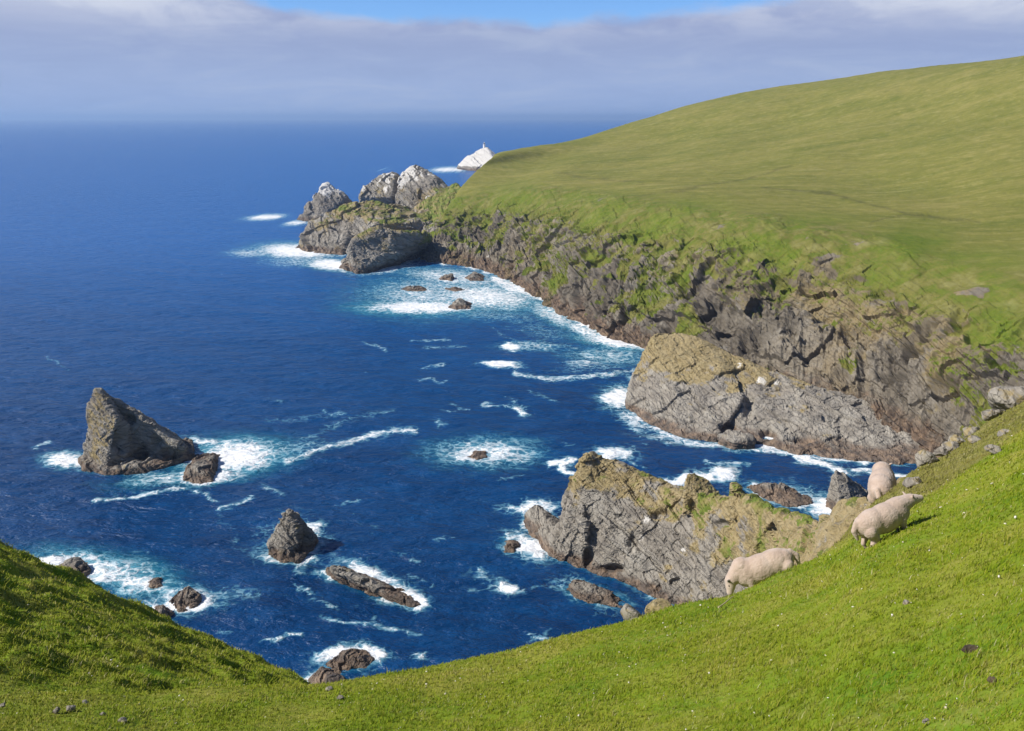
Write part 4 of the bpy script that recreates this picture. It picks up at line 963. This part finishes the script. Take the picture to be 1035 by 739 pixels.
    v = t.math('ADD', fm, t.math('ADD', t.math('MULTIPLY', t.math('SUBTRACT', n1, 0.5), 0.9), web))
    alpha = t.step(v, 0.42, 0.86)
    thin = t.step(v, 0.18, 0.60, 0, 0.6)
    deep = t.ramp(t.noise(t.map(p_, (0, 0, .1), (.6, 1.6, 1)), 0.012, 5, .6), [(0.3, (0.0010, 0.023, 0.085)), (0.7, (0.0022, 0.040, 0.135))])
    sy = t.add('ShaderNodeSeparateXYZ'); t.put(sy.inputs[0], p_)
    deep = t.mix(t.step(t.noise(t.map(p_, (0, 0, .15), (.5, 1.5, 1)), 0.11, 5, .65), 0.42, 0.66, 0, 0.5), deep, (0.003, 0.055, 0.175))
    deep = t.mix(t.step(sy.outputs[1], 150, 800), deep, t.mix(0.22, (0.004, 0.105, 0.36), deep))   # bluer with distance: blue sky reflection painted into the far water's base colour
    c = t.mix(t.math('MULTIPLY', t.step(t.math('ADD', tl, t.math('MULTIPLY', t.math('SUBTRACT', n1, .5), .5)), 0.15, 0.85), 0.85), deep, (0.012, 0.17, 0.24))
    c = t.mix(thin, c, (0.16, 0.40, 0.50))
    c = t.mix(alpha, c, (0.80, 0.81, 0.82))
    t.put(b.inputs['Base Color'], c); b.inputs['IOR'].default_value = 1.33; b.inputs['Specular IOR Level'].default_value = 0.42
    t.put(b.inputs['Roughness'], t.math('ADD', 0.27, t.math('MULTIPLY', alpha, 0.6)))
    w1 = t.noise(t.map(p_, (0, 0, .25), (0.5, 1.0, 1)), 0.20, 5, 0.62, 0.3); w2 = t.noise(t.map(p_, (0, 0, -.2), (0.6, 1.0, 1)), 0.9, 4, 0.6, .3); w3 = t.noise(t.map(p_, (0, 0, .3), (0.4, 1.0, 1)), 0.05, 4, 0.6)
    nb = t.bump(w3, 0.9, 3.0); nb = t.bump(w1, 1.0, 2.1, nb); nb = t.bump(w2, 1.0, 0.38, nb)
    nb = t.bump(t.math('MULTIPLY', n1, alpha), 0.6, 0.5, nb)
    t.put(b.inputs['Normal'], nb)
    o = link_mesh('sea', me, m); tag(o, kind='structure')
sea()

# ------------------------------------------------------------------ air
def haze():
    bm = bmesh.new(); bmesh.ops.create_cube(bm, size=1.0)
    zmax = max((o.matrix_world @ Vector(c)).z for o in COL.objects if o.type == 'MESH' for c in o.bound_box) + 5
    zmax = max(zmax, H + 5)
    for v in bm.verts: v.co = Vector((v.co.x * 84000, 20000 + v.co.y * 52000, -9 if v.co.z < 0 else zmax))
    me = bpy.data.meshes.new('haze'); bm.to_mesh(me); bm.free()
    m = bpy.data.materials.new('sea_air'); m.use_nodes = True; m.node_tree.nodes.clear(); t = NT(m.node_tree)
    out = t.add('ShaderNodeOutputMaterial'); pv = t.add('ShaderNodeVolumePrincipled')
    pv.inputs['Color'].default_value = (0.42, 0.63, 1.0, 1); pv.inputs['Density'].default_value = HAZE; pv.inputs['Anisotropy'].default_value = 0.2
    t.l.new(pv.outputs[0], out.inputs['Volume'])
    tag(link_mesh('haze', me, m), 'thin blue sea haze over the water', 'haze', kind='stuff')
HAZE = 7.5e-5
haze()

# ------------------------------------------------------------------ sky, sun, camera
SUN_AZ, SUN_EL = math.radians(-100), math.radians(41)         # azimuth from north (+Y), clockwise
world = bpy.data.worlds.new('World'); scene.world = world; world.use_nodes = True
world.node_tree.nodes.clear(); t = NT(world.node_tree)
out = t.add('ShaderNodeOutputWorld')
sky = t.add('ShaderNodeTexSky', sky_type='NISHITA'); sky.sun_disc = False; sky.sun_elevation = SUN_EL; sky.sun_rotation = SUN_AZ
sky.altitude = 1500; sky.air_density = 1.0; sky.dust_density = 0.05; sky.ozone_density = 1.6
sep0 = t.add('ShaderNodeSeparateXYZ'); t.put(sep0.inputs[0], t.add('ShaderNodeTexCoord').outputs['Generated'])
bg = t.add('ShaderNodeBackground'); t.put(bg.inputs[0], t.vmath('MULTIPLY', sky.outputs[0], t.mix(t.step(sep0.outputs[2], 0.30, 0.14), (0.80, 1.0, 1.30), (0.95, 1.35, 1.95)))); bg.inputs[1].default_value = 0.06
d = t.add('ShaderNodeTexCoord').outputs['Generated']
sep = t.add('ShaderNodeSeparateXYZ'); t.put(sep.inputs[0], d)
el = sep.outputs[2]
ax = t.math('MULTIPLY', sep.outputs[0], sep.outputs[0])
n_edge = t.noise(t.map(d, (0, 0, 0), (1, 1, 2.2)), 6.0, 7, 0.62, 0.3)
n_big = t.noise(t.map(d, (0, 0, 0.4), (1, 1, 2.0)), 2.2, 3, 0.5)
n_in = t.noise(t.map(d, (0, 0, 0), (1, 1, 5.5)), 6.5, 8, 0.66, 0.5)
n_puff = t.noise(t.map(d, (0, 0, 0.2), (1, 1, 2.4)), 9.0, 7, 0.6, 0.4)
top = t.math('ADD', t.math('MULTIPLY_ADD', ax, 0.30, 0.1015), t.math('ADD', t.math('MULTIPLY', t.math('SUBTRACT', n_edge, 0.5), 0.050), t.math('MULTIPLY', t.math('SUBTRACT', n_big, 0.5), 0.040)))
rel = t.math('SUBTRACT', top, el)
cov = t.step(rel, -0.004, 0.012)
cc = t.ramp(t.math('DIVIDE', el, 0.125), [(0.0, (0.250, 0.345, 0.565)), (0.30, (0.275, 0.355, 0.555)), (0.60, (0.262, 0.325, 0.510)), (0.80, (0.255, 0.308, 0.490)), (1.0, (0.32, 0.375, 0.54))])
cc = t.mix(t.step(n_in, 0.42, 0.75, 0, 0.35), cc, (0.42, 0.48, 0.60))
cc = t.mix(t.step(n_in, 0.5, 0.30, 0, 0.30), cc, (0.235, 0.300, 0.475))
lit = t.math('MULTIPLY', t.step(el, 0.070, 0.112), t.math('ADD', t.step(n_puff, 0.42, 0.66, 0, 0.40), t.step(ax, 0.03, 0.20, 0, 0.35)), clamp=True)
cc = t.mix(lit, cc, (0.60, 0.63, 0.70))
cbg = t.add('ShaderNodeBackground'); t.put(cbg.inputs[0], cc); cbg.inputs[1].default_value = 1.0
mx = t.add('ShaderNodeMixShader'); t.put(mx.inputs[0], cov); t.l.new(bg.outputs[0], mx.inputs[1]); t.l.new(cbg.outputs[0], mx.inputs[2]); t.l.new(mx.outputs[0], out.inputs[0])

sl = bpy.data.lights.new('sun', 'SUN'); sl.energy = 5.0; sl.angle = math.radians(0.5); sl.color = (1.0, 0.955, 0.88)
so = bpy.data.objects.new('sun', sl); COL.objects.link(so)
sd = Vector((math.sin(SUN_AZ) * math.cos(SUN_EL), math.cos(SUN_AZ) * math.cos(SUN_EL), math.sin(SUN_EL)))
so.rotation_euler = sd.to_track_quat('Z', 'Y').to_euler(); so.location = sd * 300

cd = bpy.data.cameras.new('camera'); cd.sensor_width = 36; cd.lens = 36 * F / PW; cd.clip_start = 0.1; cd.clip_end = 200000
co = bpy.data.objects.new('camera', cd); COL.objects.link(co); co.location = CAM; co.rotation_euler = (math.pi / 2 - PITCH, 0, 0)
scene.camera = co
scene.render.engine = 'CYCLES'
cy = scene.cycles
cy.use_denoising = True
try: cy.denoiser = 'OPENIMAGEDENOISE'
except Exception: pass
cy.max_bounces = 6; cy.diffuse_bounces = 3; cy.glossy_bounces = 2; cy.transmission_bounces = 3; cy.volume_bounces = 0; cy.caustics_reflective = False; cy.caustics_refractive = False
cy.use_adaptive_sampling = True; cy.adaptive_threshold = 0.015
vs = scene.view_settings; vs.view_transform = 'Standard'; vs.look = 'None'; vs.exposure = 0.35; vs.gamma = 1.0; vs.use_curve_mapping = False
